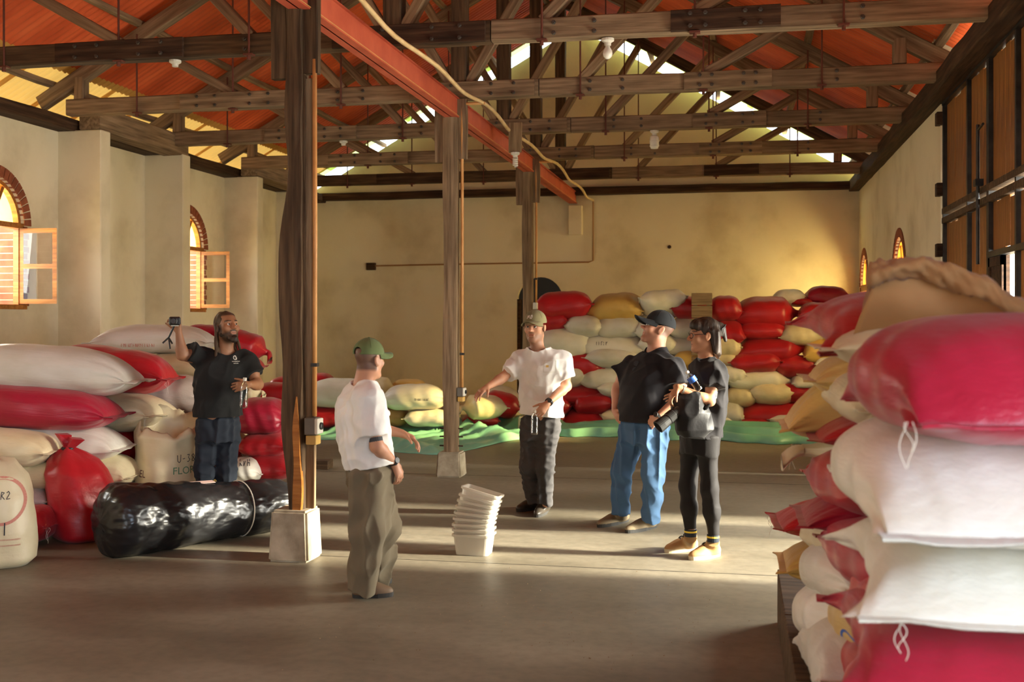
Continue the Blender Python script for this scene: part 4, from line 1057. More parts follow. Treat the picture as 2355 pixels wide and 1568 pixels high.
flank('red sack low in the right stack, just right of the yellow ring-stamped sack', R_, (1940, 1325, 3.9), (2030, 1440, 3.1), .26, seed=3)
flank('yellow sack with blue ring stamp low in the right stack', 's_stained', (1872, 1408, 4.5), (1985, 1470, 3.55), .28, seed=2)
flank('white knotted sack beside the platform edge', W_, (1806, 1390, 5.0), (1862, 1440, 4.15), .30, style='tied', seed=4)
flank('white sack at the foot of the right stack', W_, (1830, 1470, 4.6), (1890, 1560, 3.75), .30, seed=6)
flank('dark red sack at the foot of the right stack', R_, (1896, 1500, 4.2), (1990, 1590, 3.3), .26, seed=1)
# filler sacks that carry the ones at the left edge
for y in (4.35, 4.95, 5.6, 6.15):
    for k in range(6):
        if y < 4.5 and k == 5: continue
        mt = (R_, C_, W_, 's_yellow', P_, R_)[(k + int(y * 7)) % 6]
        sack('%s sack deep inside the right-hand stack, %s up in the %s column from the front' % (CN_[mt], ORD[k], ORD[int((y - 4.2) / .55)]), mt, (1.38, y, .42 + k * .245), 1.0, .58, .25, yaw=0, group='inner sacks of the right-hand stack')

# kraft paper bag on top, its mouth rolled and crumpled
def kraft():
    root = empty('paper_bag', (.85, 3.9, 1.70)); tag(root, 'brown kraft paper bag with crumpled rolled mouth topping right stack', 'bag')
    P0 = at(1962, 775, 3.75); P1 = at(2420, 800, 3.45)
    Tc = [at(2008, 650, 3.62), at(2060, 628, 3.58), at(2125, 622, 3.54), at(2190, 640, 3.5), at(2260, 676, 3.44), at(2330, 722, 3.38), at(2430, 790, 3.3)]
    def topc(s):
        q = min(max(s, 0), .9999) * 6; i_ = int(q); return Tc[i_].lerp(Tc[i_ + 1], q - i_)
    n, m = 34, 12; V, Fs = [], []; rr = random.Random(3); ph = [rr.uniform(0, 6.28) for _ in range(6)]
    back = Vector((.02, .75, -.02))
    def front(s, t):
        p = P0.lerp(P1, s).lerp(topc(s), t)
        p.z += .006 * math.sin(7 * s + ph[0])
        p.y -= .05 * math.sin(math.pi * t) + .012 * math.sin(9 * s + 5 * t + ph[1])
        return p
    for i in range(n + 1):
        s = i / n
        col_ = [front(s, k / m) for k in range(m + 1)]
        top = col_[-1]
        col_ += [top + Vector((0, .10 + .2 * q, -.01 - .05 * q * q)) for q in (.3, 1, 2, 3)]
        col_ += [Vector((col_[-1].x, col_[-1].y + .02, P0.z))]
        V += col_
    k = m + 6
    for i in range(n):
        for j in range(k - 1): Fs.append((i * k + j, (i + 1) * k + j, (i + 1) * k + j + 1, i * k + j + 1))
        Fs.append((i * k + k - 1, (i + 1) * k + k - 1, (i + 1) * k, i * k))
    Fs.append(tuple(range(k))); Fs.append(tuple(n * k + j for j in range(k - 1, -1, -1)))
    link('bag_body', mk_mesh('bag_body', V, Fs, M['s_kraft'], True), root)
    V, Fs = [], []; mm = 16; n = 60
    for i in range(n + 1):
        s = -.04 + 1.08 * i / n; c = front(min(max(s, 0), 1), 1) + Vector(((s - min(max(s, 0), 1)) * .6, -.015, .012))
        rz = .036 * (1 + .10 * math.sin(11 * s + ph[2])) ; ry = .048
        if i in (0, n): rz *= .5; ry *= .5
        for q in range(mm):
            th = 2 * math.pi * q / mm; cr = 1 + .16 * math.sin(3 * th + 7 * s + ph[3]) + .12 * math.sin(5 * th - 17 * s + 2 * math.sin(9 * s)) + .08 * math.sin(2 * th + 37 * s + ph[4]) + .10 * math.sin(7 * th + 61 * s + 2 * math.sin(15 * s)) + .07 * math.sin(4 * th - 83 * s)
            V.append(c + Vector((0, ry * math.cos(th) * cr, rz * math.sin(th) * cr + .004 * math.sin(23 * s + 2 * math.sin(7 * s)))))
    for i in range(n):
        for q in range(mm): Fs.append((i * mm + q, i * mm + (q + 1) % mm, (i + 1) * mm + (q + 1) % mm, (i + 1) * mm + q))
    Fs.append(tuple(range(mm - 1, -1, -1))); Fs.append(tuple(n * mm + q for q in range(mm)))
    link('rolled_mouth', mk_mesh('rolled_mouth', V, Fs, M['s_kraft'], True), root)
kraft()
sack('inner cream sack that carries the kraft paper bag', C_, (.82, 4.05, 1.60), 1.0, .7, .2, yaw=0, group=None)

# green plastic sheet lying in folds before the back stack
def tarp():
    fx = [-6.2, -5.4, -4.7, -4.1, -3.6, -3.2, -2.7, -2.0, -.5, 1.25]; fy = [15.3, 14.9, 14.3, 13.55, 13.65, 15.2, 16.05, 16.2, 15.95, 15.55]
    rr = random.Random(12); ph = [rr.uniform(0, 6.28) for _ in range(12)]
    nx, ny = 260, 44; xs = np.linspace(-6.2, 1.25, nx); t = np.linspace(0, 1, ny)
    X, T = np.meshgrid(xs, t, indexing='ij')
    Yf = np.interp(X, fx, fy); Yb = np.where(X < -2.9, 17.05, 17.12)
    edge = .08 * np.sin(5 * X + ph[0]) + .05 * np.sin(13 * X + ph[1])
    Y = Yf + edge * (1 - T) + (Yb - Yf) * T
    crum = 1 / (1 + np.exp(-(-2.6 - X) * 5))            # crumpled at the left, long folds at the right
    A1 = .5 + .5 * np.sin(4.1 * X + 3.2 * Y + ph[2] + 1.4 * np.sin(2.3 * Y + 1.7 * X)); A2 = np.abs(np.sin(6.3 * X - 4.9 * Y + ph[3] + np.sin(3 * X)))
    Z1 = .11 * A1 ** 2 + .055 * (1 - A2) ** 2 + .010 * np.abs(np.sin(11 * X + 7 * Y)) + .10 * np.exp(-((X + 2.9) / .35) ** 2)
    Z2 = .10 + .055 * np.sin(T * 17 + .5 * np.sin(X * 1.3) + ph[4]) + .02 * np.sin(31 * T + X)
    lip = np.clip(T / .12, 0, 1) ** .6 * np.clip((1 - T) / .06 + .6, 0, 1)
    Z = .006 + lip * (crum * Z1 * (.5 + T) + (1 - crum) * Z2 * (.75 + .5 * T))
    V = np.stack([X, Y, Z], -1).reshape(-1, 3)
    i, j = np.meshgrid(np.arange(nx - 1), np.arange(ny - 1), indexing='ij'); a = (i * ny + j).ravel()
    Q = np.stack([a, a + ny, a + ny + 1, a + 1], 1)
    o = tag(link('plastic_sheet', mk_np('plastic_sheet', V, Q, M['tarp'])), 'long rumpled green plastic sheet on the floor before the back sacks', 'tarp')
    sm = o.modifiers.new('thick', 'SOLIDIFY'); sm.thickness = .004
tarp()
v, f = merge([box(-4.98, -4.66, 12.0, 12.12, 0, .10, .006)])
p = on_floor(735, 1078); v, f = box(p.x - .10, p.x + .12, p.y - .05, p.y + .12, 0, .10, .006)
tag(link('wood_offcut', mk_mesh('wood_offcut', v, f, M['wood_dark'])), 'small wood offcut on the floor right of the nearest post', 'offcut')

# nested translucent tubs
def tub_mesh():
    def shell(w0, l0, w1, l1, h, th):
        V, Fs = [], []
        def rr(w, l, z, rad=.03):
            out = []
            for cx_, cy_, a0 in ((w / 2 - rad, l / 2 - rad, 0), (-w / 2 + rad, l / 2 - rad, 90), (-w / 2 + rad, -l / 2 + rad, 180), (w / 2 - rad, -l / 2 + rad, 270)):
                for k in range(5):
                    a = math.radians(a0 + 22.5 * k); out.append((cx_ + rad * math.cos(a), cy_ + rad * math.sin(a), z))
            return out
        rings = [rr(w0, l0, 0), rr(w1, l1, h), rr(w1 + .014, l1 + .014, h), rr(w1 + .014, l1 + .014, h - .012), rr(w1 + .006, l1 + .006, h - .014)]
        inner = [rr(w1 + .0, l1, h), ]
        for r_ in rings: V += r_
        n = 20
        for i in range(len(rings) - 1):
            for k in range(n): Fs.append((i * n + k, i * n + (k + 1) % n, (i + 1) * n + (k + 1) % n, (i + 1) * n + k))
        Fs.append(tuple(range(n - 1, -1, -1)))
        return V, Fs
    return mk_mesh('storage_tub', *shell(.24, .17, .275, .205, .15, .003), M['tub'], False)
tm = tub_mesh()
pb = on_floor(1087, 1276); nt_ = 9
labs = ['topmost clear tub of the leaning stack, open at the top', 'second clear tub from the top of the leaning stack', 'third clear tub from the top of the leaning stack', 'fourth clear tub from the top of the leaning stack', 'fifth clear tub from the top of the leaning stack', 'sixth clear tub from the top of the leaning stack', 'seventh clear tub from the top of the leaning stack', 'second clear tub from the floor in the leaning stack', 'lowest clear tub of the leaning stack, resting on the floor']
pos = Vector((pb.x, pb.y + .05, .002)); tilt = 0
for k in range(nt_):
    mt = Matrix.Translation(pos) @ Matrix.Rotation(YAW - .22, 4, 'Z') @ Matrix.Rotation(tilt, 4, 'Y') @ Matrix.Rotation(tilt * -.25, 4, 'X')
    o = link('storage_tub', tm, None, mt); tag(o, labs[nt_ - 1 - k], 'tub', 'stack of clear tubs')
    sm = o.modifiers.new('thick', 'SOLIDIFY'); sm.thickness = .003
    step = .038 if k < nt_ - 2 else .05
    pos = pos + (Matrix.Rotation(YAW - .22, 3, 'Z') @ Matrix.Rotation(tilt, 3, 'Y')) @ Vector((0, 0, step))
    if k >= 2: tilt += .042
# ------------------------------------------------------------------ figures: smooth volumes turned into continuous skins
def snoise(P, freq, seed, warp=.0, stretch=(1, 1, 1)):
    r = np.random.RandomState(seed); out = 0
    x, y, z = P[0] * stretch[0], P[1] * stretch[1], P[2] * stretch[2]
    for k in range(5):
        d = r.normal(size=3); d /= np.linalg.norm(d); d *= freq * r.uniform(.7, 1.5)
        out = out + np.sin(d[0] * x + d[1] * y + d[2] * z + r.uniform(0, 6.28) + (warp * np.sin(d[1] * x * .7 + d[2] * y * .6 + r.uniform(0, 6.28)) if warp else 0))
    return out / 2.5
class Vol:
    def __init__(s, lo, hi, h):
        s.lo = np.array(lo, dtype=np.float32); s.h = h
        s.n = np.ceil((np.array(hi) - s.lo) / h).astype(int) + 1
        s.ax = [(s.lo[i] + h * np.arange(s.n[i])).astype(np.float32) for i in range(3)]
        s.f = np.full(s.n, .5, dtype=np.float32)
    def sl(s, lo, hi, m):
        o = []
        for i in range(3):
            a = int(np.floor((lo[i] - m - s.lo[i]) / s.h)); b = int(np.ceil((hi[i] + m - s.lo[i]) / s.h)) + 1
            o.append(slice(max(0, a), max(0, min(s.n[i], b))))
        return tuple(o)
    def P(s, sl):
        return (s.ax[0][sl[0]][:, None, None], s.ax[1][sl[1]][None, :, None], s.ax[2][sl[2]][None, None, :])
    def put(s, fn, lo, hi, k=.02, op='add'):
        sl = s.sl(lo, hi, k + .03)
        if any(q.stop <= q.start for q in sl): return
        d = fn(*s.P(sl)).astype(np.float32); a = s.f[sl]
        if op == 'sub': d = -d; a2 = np.maximum(a, d); h_ = np.maximum(k - np.abs(a - d), 0) / max(k, 1e-6); s.f[sl] = a2 + h_ * h_ * k * .25
        else: h_ = np.maximum(k - np.abs(a - d), 0) / max(k, 1e-6); s.f[sl] = np.minimum(a, d) - h_ * h_ * k * .25
    def cone(s, a, b, ra, rb, k=.02, op='add', flat=False, sq=None):
        a, b = np.array(a, float), np.array(b, float); ba = b - a; L2 = ba @ ba; L = math.sqrt(L2)
        def fn(x, y, z):
            px, py, pz = x - a[0], y - a[1], z - a[2]
            t = np.clip((px * ba[0] + py * ba[1] + pz * ba[2]) / L2, 0, 1)
            dx, dy, dz = px - t * ba[0], py - t * ba[1], pz - t * ba[2]
            q = dx * dx + dy * dy + dz * dz
            if sq is not None:     # squash: narrower along a direction
                n, s_ = sq; dn = dx * n[0] + dy * n[1] + dz * n[2]; q = q + dn * dn * (1 / (s_ * s_) - 1)
            d = np.sqrt(q) - (ra + (rb - ra) * t)
            if flat:
                d = np.maximum(d, ((px * ba[0] + py * ba[1] + pz * ba[2]) / L - L))
            return d
        m = max(ra, rb); lo = np.minimum(a - ra, b - rb); hi = np.maximum(a + ra, b + rb)
        s.put(fn, lo, hi, k, op)
    def ell(s, c, r, R=None, k=.02, op='add'):
        c = np.array(c, float); R = np.eye(3) if R is None else np.array(R, float); mr = min(r)
        def fn(x, y, z):
            px, py, pz = x - c[0], y - c[1], z - c[2]
            u = [(R[0][i] * px + R[1][i] * py + R[2][i] * pz) / r[i] for i in range(3)]
            n1 = np.sqrt(u[0] ** 2 + u[1] ** 2 + u[2] ** 2)
            n2 = np.sqrt(sum((u[i] / r[i]) ** 2 for i in range(3)))
            return n1 * (n1 - 1) / np.maximum(n2, 1e-3)
        ext = np.sqrt(sum((R[:, i] * r[i]) ** 2 for i in range(3)))
        s.put(fn, c - ext, c + ext, k, op)
    def loft(s, secs, k=.03, n=2.3, op='add', grow=0.0, zlo=None, zhi=None):
        """sections (z, cx, cy, half width, half depth, facing angle) sorted by z"""
        S = np.array(secs, float); S = S[np.argsort(S[:, 0])]
        z0 = S[0, 0] if zlo is None else zlo; z1 = S[-1, 0] if zhi is None else zhi
        def fn(x, y, z):
            zz = z.ravel(); I = [np.interp(zz, S[:, 0], S[:, j])[None, None, :] for j in range(1, 6)]
            cx, cy, w, d, an = I; w = w + grow; d = d + grow
            ca, sa = np.cos(an), np.sin(an)
            u = ((x - cx) * ca + (y - cy) * sa); v = (-(x - cx) * sa + (y - cy) * ca)
            q = (np.abs(u / w) ** n + np.abs(v / d) ** n) ** (1 / n)
            dist = (q - 1) * np.minimum(w, d)
            return np.maximum(dist, np.maximum(z0 - z, z - z1))
        m = max(S[:, 3].max(), S[:, 4].max()) + grow
        s.put(fn, (S[:, 1].min() - m, S[:, 2].min() - m, z0), (S[:, 1].max() + m, S[:, 2].max() + m, z1), k, op)
    def wrinkle(s, amp, freq, seed, stretch=(1, 1, 1), warp=1.5, ridge=False):
        P = s.P((slice(None),) * 3)
        nz = snoise(P, freq, seed, warp, stretch)
        if ridge: nz = 1.6 * np.abs(nz) - .8
        near = np.abs(s.f) < .06
        s.f = np.where(near, s.f + amp * nz, s.f).astype(np.float32)
    def plane_cut(s, p, n):      # keep the side where (x-p).n < 0
        x, y, z = s.P((slice(None),) * 3)
        s.f = np.maximum(s.f, ((x - p[0]) * n[0] + (y - p[1]) * n[1] + (z - p[2]) * n[2]).astype(np.float32))
    def hollow(s, t, f0=None):
        s.f = np.maximum(s.f, -((s.f if f0 is None else f0) + t))
    def mesh(s, name, mat):
        f = s.f; f = np.pad(f, 1, constant_values=.5); lo = s.lo - s.h; h = s.h
        sg = f < 0
        c = sg[:-1, :-1, :-1].astype(np.int8)
        for (i, j, k) in ((1, 0, 0), (0, 1, 0), (0, 0, 1), (1, 1, 0), (1, 0, 1), (0, 1, 1), (1, 1, 1)):
            c = c + sg[i:f.shape[0] - 1 + i, j:f.shape[1] - 1 + j, k:f.shape[2] - 1 + k]
        act = (c > 0) & (c < 8); I = np.argwhere(act); idx = np.full(act.shape, -1, dtype=np.int32); idx[act] = np.arange(len(I))
        cor = [(i, j, k) for i in (0, 1) for j in (0, 1) for k in (0, 1)]
        val = np.stack([f[I[:, 0] + a, I[:, 1] + b, I[:, 2] + c_] for a, b, c_ in cor], 1)
        acc = np.zeros((len(I), 3)); cnt = np.zeros(len(I))
        for p in range(8):
            for q in range(p + 1, 8):
                if sum(abs(cor[p][e] - cor[q][e]) for e in range(3)) != 1: continue
                va, vb = val[:, p], val[:, q]; mk = (va < 0) != (vb < 0)
                t = np.where(mk, va / np.where(mk, va - vb, 1), 0)
                pos = np.array(cor[p])[None, :] + t[:, None] * (np.array(cor[q]) - np.array(cor[p]))[None, :]
                acc += pos * mk[:, None]; cnt += mk
        V = lo[None, :] + h * (I + acc / cnt[:, None])
        Q = []
        for axn in range(3):
            a = [slice(1, -1)] * 3; b = [slice(1, -1)] * 3; a[axn] = slice(0, -1); b[axn] = slice(1, None)
            s0, s1 = sg[tuple(a)], sg[tuple(b)]; E = np.argwhere(s0 != s1)
            off = np.array([1, 1, 1]); off[axn] = 0; E2 = E + off
            inside = sg[E2[:, 0], E2[:, 1], E2[:, 2]]
            u, v = (axn + 1) % 3, (axn + 2) % 3
            def cell(du, dv):
                C_ = E2.copy(); C_[:, u] -= du; C_[:, v] -= dv; return idx[C_[:, 0], C_[:, 1], C_[:, 2]]
            q = np.stack([cell(1, 1), cell(0, 1), cell(0, 0), cell(1, 0)], 1)
            q[~inside] = q[~inside][:, ::-1]; Q.append(q)
        Q = np.concatenate(Q); Q = Q[(Q >= 0).all(1)]
        return mk_np(name, V, Q, mat)

def skin_mat(name, base, rough=.5):
    m, nt, p = new_mat(name)
    at_ = nt.nodes.new('ShaderNodeAttribute'); at_.attribute_name = 'Tint'
    nt.links.new(at_.outputs['Color'], p.inputs['Base Color'])
    p.inputs['Roughness'].default_value = rough; p.inputs['Subsurface Weight'].default_value = .12
    p.inputs['Subsurface Radius'].default_value = (.02, .008, .004); p.inputs['Subsurface Scale'].default_value = .5
    p.inputs['Specular IOR Level'].default_value = .4
    return m
M['skin'] = skin_mat('skin', None)
def cloth(name, c, rough=.85, b=.25, sheen=.2):
    m, nt, p = new_mat(name)
    n = noise_node(nt, 24, 5); n2 = noise_node(nt, 5, 4)
    r = ramp(nt, n2.outputs['Fac'], [(.3, tuple(q * .86 for q in c)), (.7, c)]); nt.links.new(r.outputs[0], p.inputs['Base Color'])
    p.inputs['Roughness'].default_value = rough; p.inputs['Sheen Weight'].default_value = sheen * .3; p.inputs['Specular IOR Level'].default_value = .2
    nt.links.new(bump(nt, n.outputs['Fac'], b, .006).outputs[0], p.inputs['Normal']); return m
M['tee_white'] = cloth('white_cotton', (.80, .78, .74)); M['tee_black'] = cloth('black_cotton', (.014, .014, .014))
M['polo'] = cloth('black_polo_cloth', (.013, .012, .015)); M['tee_char'] = cloth('charcoal_cotton', (.014, .0125, .014))
M['olive_pants'] = cloth('olive_trouser_cloth', (.17, .135, .085)); M['grey_pants'] = cloth('grey_trouser_cloth', (.060, .056, .056))
M['jeans_blue'] = cloth('blue_denim', (.055, .115, .215)); M['jeans_dark'] = cloth('dark_denim', (.022, .028, .04)); M['leggings'] = cloth('black_leggings', (.011, .009, .009), .7)
M['cap_olive'] = cloth('olive_cap_cloth', (.13, .17, .065)); M['cap_khaki'] = cloth('khaki_cap_cloth', (.20, .17, .085)); M['cap_black'] = cloth('black_cap_cloth', (.02, .022, .025))
M['hair_black'] = mat_noise('dark_hair', [(.3, (.012, .008, .006)), (.7, (.045, .028, .018))], 30, 4, (1, 1, .12), .45, .6, 60)
M['hair_brown'] = mat_noise('brown_locks', [(.3, (.03, .018, .010)), (.7, (.12, .072, .038))], 22, 4, (1, 1, .2), .6, .8, 40)
M['eye_w'] = mat_plain('eye_white', (.72, .68, .64), .2); M['eye_d'] = mat_plain('eye_iris', (.03, .018, .01), .1)
M['shoe_brown'] = mat_plain('brown_shoe_leather', (.16, .10, .055), .6); M['shoe_dark'] = mat_plain('dark_boot_leather', (.045, .036, .026), .45); M['shoe_tan'] = mat_plain('tan_boot_leather', (.42, .25, .10), .65)
M['shoe_suede'] = mat_plain('suede_shoe', (.22, .165, .095), .8)
M['sole_dark'] = mat_plain('dark_sole', (.035, .033, .03), .7); M['sole_light'] = mat_plain('pale_sole', (.55, .48, .33), .7); M['lace_orange'] = mat_plain('orange_lace', (.75, .16, .04), .6); M['lace_black'] = mat_plain('black_lace', (.015, .013, .012), .7)
M['sock_yellow'] = mat_plain('yellow_sock_mark', (.75, .55, .06), .8)
m, nt, p = new_mat('clear_bottle'); nt.nodes.remove(p); out = nt.nodes['Material Output']
tr = nt.nodes.new('ShaderNodeBsdfTransparent'); tr.inputs[0].default_value = (.86, .90, .90, 1); gl = nt.nodes.new('ShaderNodeBsdfGlossy'); gl.inputs['Roughness'].default_value = .08
lw = nt.nodes.new('ShaderNodeLayerWeight'); lw.inputs[0].default_value = .45; ms = nt.nodes.new('ShaderNodeMixShader')
nt.links.new(lw.outputs['Facing'], ms.inputs[0]); nt.links.new(tr.outputs[0], ms.inputs[1]); nt.links.new(gl.outputs[0], ms.inputs[2]); nt.links.new(ms.outputs[0], out.inputs[0]); M['bottle'] = m
M['bag_cloth'] = cloth('black_bag_cloth', (.008, .0075, .0085), .5, .4)
M['label_blue'] = mat_plain('blue_bottle_label', (.03, .12, .50), .4)

def unitv(v): v = np.array(v, float); return v / np.linalg.norm(v)
def head_frame(fwd, tilt_up=(0, 0, 1)):
    f = unitv(fwd); x = unitv(np.cross(f, np.array(tilt_up, float))); u = np.cross(x, f)
    return np.stack([x, f, u], 1)            # columns: local x, forward, up
def add_head(vol, c, R, s=1.0, jaw=1.0):
    T = lambda p: np.array(c) + R @ (np.array(p) * s)
    E = lambda p, r, k=.012, op='add': vol.ell(T(p), [q * s for q in r], R, k * s, op)
    Cn = lambda a, b, ra, rb, k=.012, op='add': vol.cone(T(a), T(b), ra * s, rb * s, k * s, op)
    E((0, -.016, .042), (.076, .098, .084), .02); E((0, .022, -.02), (.064, .074, .088), .03)
    E((0, .0, -.055), (.056 * jaw, .066, .055), .03)
    for sg in (-1, 1):
        Cn((sg * .052 * jaw, -.005, -.062), (sg * .016, .066, -.098), .020, .020, .025)
        E((sg * .045, .062, -.018), (.022, .02, .022), .02)
    E((0, .073, -.098), (.024 * jaw, .018, .018), .02)
    Cn((-.034, .078, .030), (.034, .078, .030), .013, .013, .015)
    for sg in (-1, 1): E((sg * .031, .101, .009), (.021, .018, .013), .010, 'sub')
    Cn((0, .088, .022), (0, .112, -.020), .009, .0135, .010)
    for sg in (-1, 1): E((sg * .013, .100, -.025), (.0095, .012, .009), .007)
    E((0, .094, -.030), (.010, .010, .006), .006)
    Cn((-.020, .082, -.052), (.020, .082, -.052), .0085, .0085, .006); Cn((-.017, .081, -.067), (.017, .081, -.067), .0095, .0095, .006)
    E((0, .096, -.0595), (.024, .008, .0022), .003, 'sub')
    for sg in (-1, 1):
        Re = R @ np.array([[1, 0, 0], [0, .94, -.34 * 1], [0, .34, .94]])
        vol.ell(T((sg * .081, -.012, -.004)), [.0095 * s, .021 * s, .034 * s], Re, .008 * s)
        vol.ell(T((sg * .091, -.008, .000)), [.006 * s, .011 * s, .020 * s], Re, .006 * s, 'sub')
    return T
def add_hand(vol, w, d, palm, thumb, curl=.5, s=.95, spread=.55, curls=None, tcurl=.4):
    """w wrist, d pointing direction, palm = direction the palm faces, thumb = side the thumb leaves on"""
    d = unitv(d); n = unitv(np.array(palm) - d * (np.array(palm) @ d)); t = unitv(np.cross(d, n)); t = t if t @ np.array(thumb) > 0 else -t
    w = np.array(w, float); tips = []
    for i in range(4):
        off = (1.5 - i) * .0205 * s
        k0 = w + t * off * .55 + d * .022 * s; k1 = w + t * off + d * (.092 - .004 * abs(i - 1)) * s
        vol.cone(k0, k1, .0145 * s, .0125 * s, .014)
        L = (.044, .050, .046, .036)[i] * s; p = k1; ang = 0; cu = (curls[i] if curls else curl); fan = (1.5 - i) * .10 * spread
        dd = unitv(d + t * fan)
        for j, (l, r0, r1) in enumerate(((1, .0098, .0088), (.62, .0088, .0082), (.52, .0082, .0070))):
            ang += cu * (.9, 1.1, .8)[j]
            v = dd * math.cos(ang) + n * math.sin(ang); q = p + v * L * l
            vol.cone(p, q, r0 * s, r1 * s, .003); p = q
        tips.append(p)
    vol.cone(w + d * .02 * s, w + d * .075 * s, .020 * s, .021 * s, .02)
    p = w + t * .018 * s + d * .022 * s; v = unitv(d * .75 + t * .75 + n * .25); q = p + v * .046 * s; vol.cone(p, q, .0155 * s, .0115 * s, .012)
    v2 = unitv(v * (1 - tcurl * .3) + d * .5 + n * tcurl); q2 = q + v2 * .033 * s; vol.cone(q, q2, .0108 * s, .0095 * s, .004); q3 = q2 + unitv(v2 + n * tcurl * .6) * .026 * s; vol.cone(q2, q3, .0095 * s, .0078 * s, .003)
    return np.mean(tips, 0)

class Person:
    def __init__(s, label, px, py, group=None):
        s.d0 = F * CAMH / (py - HY); g = on_floor(px, py); s.px, s.py = px, py
        r = ray(px, HY); s.rz = math.atan2(r.y, r.x) - math.pi / 2
        s.root = empty('person', (g.x, g.y, 0), s.rz); tag(s.root, label, 'person', 'people talking in the hall')
        s.k = 1 / math.cos(math.atan((px - CX) / F)); s.g = g; s.inv = s.root.matrix_basis.inverted() if False else (Matrix.Translation(g) @ Matrix.Rotation(s.rz, 4, 'Z')).inverted()
    def J(s, px, py, dy=0.0):
        p = s.inv @ at(px, py, s.d0 + dy); return np.array((p.x, p.y, p.z))
    def add(s, name, me, parent=None, label=None):
        o = bpy.data.objects.new(name, me); COL.objects.link(o)
        if parent is None: o.parent = s.root
        else: o.parent = parent
        if label: o['label'] = label
        return o
    def world(s, p): return (Matrix.Translation(s.g) @ Matrix.Rotation(s.rz, 4, 'Z')) @ Vector(p)
def tint(me, T, R, c, s, base, zones):
    """colour attribute from places on the head: lips, brows, stubble, hairline"""
    n = len(me.vertices); co = np.empty(n * 3, dtype=np.float32); me.vertices.foreach_get('co', co); co = co.reshape(-1, 3)
    L = ((co - np.array(c)) @ R) / s
    col = np.tile(np.array(base, dtype=np.float32), (n, 1))
    col *= (1 + .07 * np.sin(co[:, :1] * 31 + co[:, 2:3] * 23))
    nearh = np.linalg.norm(L, axis=1) < .2
    def mixc(w, c_):
        nonlocal col
        w = np.clip(w, 0, 1)[:, None] * nearh[:, None]; col = col * (1 - w) + np.array(c_, dtype=np.float32) * w
    x, y, z = L[:, 0], L[:, 1], L[:, 2]
    sm = lambda v, a, b: np.clip((v - a) / (b - a), 0, 1)
    b = np.array(base)
    mixc(.45 * sm(y, .07, .1) * (1 - sm(np.abs(z + .01), .015, .04)), b * np.array((1.05, .82, .75)))
    for k, v in zones.items():
        if k == 'beard':   # (colour, strength)
            w = sm(-z, .035, .06) * sm(y, -.015, .02); w *= 1 - sm(1.25 - ((x / .026) ** 2 + ((z + .060) / .013) ** 2), 0, .5) * (y > .07)
            w = np.maximum(w, sm(1.2 - ((x / .032) ** 2 + ((z + .043) / .008) ** 2), 0, .6) * (y > .07))
            w = np.maximum(w, sm(np.abs(x), .055, .066) * sm(y, -.02, 0) * (1 - sm(y, .02, .04)) * (z < .02) * (z > -.06)); mixc(w * v[1], v[0])
        if k == 'hair':    # colour, hairline height at front, at back
            w = sm(z, v[1], v[1] + .012) * (y > -.01) * (y < .3) + sm(z, v[2], v[2] + .02) * (y <= -.01) * ((np.abs(x) < .079) | (y < -.04)); 
            mixc(w * v[3], v[0])
    mixc((np.abs(z - .034 - .02 * (.033 - np.abs(np.abs(x) - .033))) < .0055) * (np.abs(np.abs(x) - .034) < .020) * (y > .06) * .85, zones.get('brow', (.03, .02, .015)))
    mixc(sm(1.2 - ((x / .025) ** 2 + ((z + .060) / .012) ** 2), 0, .6) * (y > .075) * .6, b * np.array((.95, .55, .5)))
    mixc((np.abs(x) < .019) * (np.abs(z + .0595) < .0028) * (y > .075) * .85, (.08, .02, .015))
    ca = me.color_attributes.new('Tint', 'FLOAT_COLOR', 'POINT')
    ca.data.foreach_set('color', np.concatenate([col, np.ones((n, 1), dtype=np.float32)], 1).astype(np.float32).ravel())
def add_eyes(P, c, R, s):
    T = lambda p: Vector(np.array(c) + R @ (np.array(p) * s))
    for sg in (-1, 1):
        bm = bmesh.new(); bmesh.ops.create_uvsphere(bm, u_segments=14, v_segments=10, radius=.0118 * s)
        f = Vector(R[:, 1]); me = bpy.data.meshes.new('eye')
        for fa in bm.faces:
            fa.smooth = True; fa.material_index = 1 if fa.calc_center_median().normalized().dot(f) > .80 else 0
        for v in bm.verts: v.co += T((sg * .031, .0765, .0075))
        bm.to_mesh(me); bm.free(); me.materials.append(M['eye_w']); me.materials.append(M['eye_d']); P.add('eye', me)
